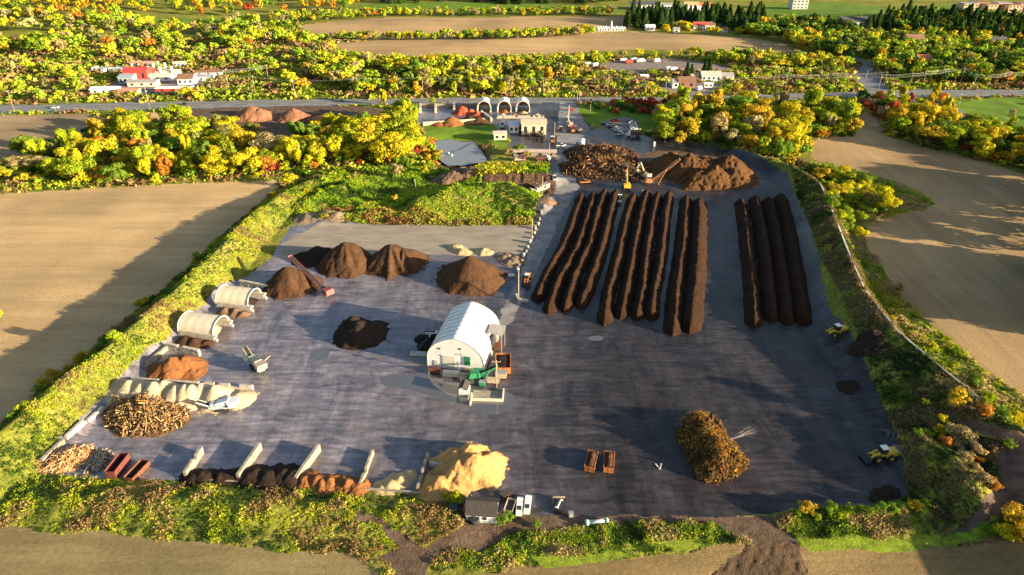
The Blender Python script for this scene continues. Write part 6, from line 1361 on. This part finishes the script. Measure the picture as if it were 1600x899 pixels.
# woods beyond the right hand edge: their long shadows lie across the right field
def gro(n0, n1, dn, x_off, hr, rows, skip=0.0):
    d = Vector((math.cos(SUN_AZ), math.sin(SUN_AZ))); nn = Vector((-d.y, d.x))
    a = n0
    while a < n1:
        for r in range(rows):
            # walk outward along the sun direction until outside the picture
            s = 0
            while s < 600:
                x = d.x * s + nn.x * a; y = d.y * s + nn.y * a
                if x > (y * CP + CAMH * SP) * .75 * 1.0 + x_off + r * 7: break
                s += 3
            if random.random() >= skip:
                items.append((x + random.uniform(-1.5, 1.5), y + random.uniform(-1.5, 1.5), random.uniform(*hr), jit(pick(MIXD)), "round"))
                items.append((x + random.uniform(-1.5, 1.5), y + random.uniform(-1.5, 1.5), hr[0] * .62, jit(pick(MIXD)), "bush"))
        a += dn
gro(228, 274, 3.0, 12, (17, 21), 2); gro(291, 297, 3.2, 12, (12, 17), 1, .3); gro(306, 342, 3.6, 12, (13, 19), 1, .4); gro(345, 372, 4, 12, (15, 20), 2, .15)
LFS = [("round", 330, .085), ("oval", 310, .08), ("tall", 240, .075), ("broad", 340, .09), ("bush", 170, .135)]
print("woodland", len(items), "individual trees", nt_)
merged("woodland", items, LFS, 5)
# ---------------------------------------------------------------- weeds and tall grass on banks and verges
def weeds(name, n, box, hfun, seed, tall=1.0, cols=None, mask=None, qn=14, qs=(.13, .34), spread=.45, only=None):
    rng = np.random.default_rng(seed); W = pxpoly(box); xs = [p[0] for p in W]; ys = [p[1] for p in W]
    x = rng.uniform(min(xs), max(xs), n); y = rng.uniform(min(ys), max(ys), n)
    k = inpoly(x, y, W); x = x[k]; y = y[k]; k = zone(x, y) == 0; x = x[k]; y = y[k]
    pf = fbm(x / 3.2, y / 3.2, seed + 2, 4); k = rng.uniform(0, 1, len(x)) < sst(.30, .55, pf) * .7 + .3; x = x[k]; y = y[k]
    if mask is not None: k = mask(x, y); x = x[k]; y = y[k]
    z = Z(x, y); m = len(x); f1 = fbm(x / 5, y / 5, seed + 31, 4); f2 = fbm(x / 14, y / 14, seed + 33, 3)
    h = (.35 + 1.2 * sst(.4, .68, f1)) * tall * rng.uniform(.6, 1.3, m)
    cols = np.array(cols); q = np.clip((f1 * .45 + f2 * .55 - .5) * 4.6 + .5 + rng.normal(size=m) * .06, 0, .999)
    c = cols[(q * len(cols)).astype(int)] * rng.uniform(.8, 1.2, (m, 1))
    cen = np.repeat(np.stack([x, y, z], 1), qn, 0); hh = np.repeat(h, qn)
    off = rng.normal(size=(m * qn, 3)) * np.array([spread, spread, 0]); off[:, 2] = rng.uniform(.05, 1, m * qn) * hh
    off[:, :2] *= (1.15 - off[:, 2:3] / (hh[:, None] + .01) * .7) * (.6 + hh[:, None] * .5)
    nr = rng.normal(size=(m * qn, 3)) * .75 + np.array([0, 0, .55]); nr /= np.linalg.norm(nr, axis=1)[:, None]
    s = rng.uniform(*qs, m * qn) * (.7 + .5 * hh)
    V = quads(cen + off, nr, s, rng, 1.5)
    C_ = np.repeat(np.repeat(c, qn, 0) * rng.uniform(.82, 1.2, (m * qn, 1)), 4, 0)
    o = link(name, np_mesh(name, V, np.arange(len(V)).reshape(-1, 4), [LEAF], col=C_)); tag(o, kind="stuff"); print(name, m)
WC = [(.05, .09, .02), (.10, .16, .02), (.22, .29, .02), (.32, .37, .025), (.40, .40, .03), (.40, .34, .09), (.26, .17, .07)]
WC_SHADE = [(.035, .06, .02), (.06, .10, .02), (.10, .13, .03), (.14, .12, .05), (.11, .07, .04), (.20, .15, .08), (.22, .17, .08)]  # darker weeds: shade is put into the colour of the yard-side slope
WC_LIT = [(.13, .20, .02), (.22, .32, .02), (.30, .36, .02), (.38, .38, .03), (.42, .36, .08), (.42, .33, .14)]  # brighter weeds: sunlight is put into the colour of the field-side slope
weeds("weeds", 95000, [(-60, 990), (-60, 640), (170, 500), (400, 300), (520, 262), (470, 330), (400, 400), (200, 600), (80, 745), (720, 775), (760, 880), (600, 905), (0, 835)], None, 3, .55, WC, qn=16, qs=(.09, .24))
weeds("weeds", 24000, [(690, 800), (1160, 812), (1260, 805), (1470, 800), (1700, 850), (1500, 862), (1250, 858), (1130, 850), (800, 895), (700, 880)], None, 4, .6, [(.06, .09, .02), (.10, .17, .02), (.22, .30, .03), (.30, .33, .035), (.38, .31, .12), (.34, .25, .10)], qn=16, qs=(.09, .24))
RC = [(1279, 291), (1303, 348), (1330, 420), (1347, 458), (1400, 530), (1435, 560), (1508, 620), (1600, 700), (1700, 780)]
weeds("weeds", 85000, [(1180, 240), (1260, 250), (1279, 285)] + RC + [(1700, 860), (1500, 860), (1400, 780), (1360, 600), (1280, 420), (1230, 270)], None, 6, .6, WC_SHADE, qn=14, qs=(.11, .28))
weeds("weeds", 30000, RC + [(1750, 740), (1600, 600), (1400, 440), (1370, 360), (1470, 318), (1350, 270), (1260, 255)], None, 12, .7, WC_LIT)
weeds("weeds", 24000, [(450, 330), (520, 262), (700, 262), (720, 285), (870, 290), (860, 345), (830, 356), (500, 352)], None, 7, .55, [(.07, .12, .02), (.14, .24, .02), (.24, .36, .025), (.28, .40, .03), (.26, .40, .03), (.34, .38, .04)], spread=.5, qs=(.16, .38))
weeds("weeds", 5000, [(500, 352), (505, 326), (560, 322), (640, 334), (700, 345), (780, 347), (830, 340), (830, 354), (640, 352)], None, 27, .9, [(.30, .16, .06), (.34, .20, .06), (.26, .14, .06), (.30, .26, .05)], spread=.5, qs=(.16, .38))
weeds("weeds", 6000, [(735, 276), (740, 258), (860, 256), (875, 284), (750, 285)], None, 17, .8, [(.14, .22, .02), (.25, .32, .02), (.36, .38, .03), (.42, .38, .04)], spread=.7, qs=(.3, .7))
weeds("weeds", 34000, [(-100, 165), (600, 158), (900, 150), (1300, 150), (1600, 150), (1640, 260), (1300, 215), (1200, 270), (1000, 225), (880, 200), (640, 270), (400, 300), (0, 300), (-100, 290)], None, 8, 1.1, WC, qn=7, qs=(.35, .8), spread=.8)
weeds("weeds", 46000, [(-150, 60), (500, 60), (900, 90), (1330, 95), (1640, 130), (1640, 152), (1000, 150), (500, 155), (-150, 165)], None, 9, 1.3, [(.13, .18, .02), (.22, .29, .025), (.32, .37, .03), (.40, .40, .04), (.38, .30, .09), (.24, .15, .07)], qn=5, qs=(.6, 1.4), spread=1.3)
# white gravel track on the crest of the right bank
def crest_path(pts, w_, name, m):
    W = [P(*p) for p in pts]; V = []; F = []; Q = []
    for a, b in zip(W[:-1], W[1:]):
        for k in range(8): t = k / 8; Q.append((a[0] * (1 - t) + b[0] * t, a[1] * (1 - t) + b[1] * t))
    Q.append(W[-1]); Q = np.array(Q)
    for _ in range(8): Q[1:-1] = (Q[:-2] + 2 * Q[1:-1] + Q[2:]) / 4
    T = np.gradient(Q, axis=0); T /= np.linalg.norm(T, axis=1)[:, None]; N = np.stack([-T[:, 1], T[:, 0]], 1)
    for s in (-1, -.3, .3, 1):
        X = Q[:, 0] + N[:, 0] * s * w_ / 2 * (1 + .5 * (vn(np.arange(len(Q)) * .7, np.full(len(Q), s), 3) - .5)); Y = Q[:, 1] + N[:, 1] * s * w_ / 2
        V.append(np.stack([X, Y, Z(X, Y) + (.62 if abs(s) < .5 else .30)], 1))
    V = np.stack(V, 1); n = len(Q); idx = np.arange(n * 4).reshape(n, 4)
    F = np.stack([idx[:-1, :-1], idx[:-1, 1:], idx[1:, 1:], idx[1:, :-1]], -1).reshape(-1, 4)
    return tag(link(name, np_mesh(name, V.reshape(-1, 3), F, [m], smooth=True)), kind="structure")
crest_path([(1279, 291, 6), (1292, 318, 6.6), (1303, 345, 7), (1318, 385, 7.3), (1330, 415, 7.5), (1347, 450, 7.5), (1370, 487, 7.8), (1400, 518, 8), (1435, 547, 8), (1472, 577, 8), (1508, 604, 8), (1548, 634, 8)], 1.0, "path", simple("white gravel", (.40, .36, .31), .9, 0, .3, 1.5))
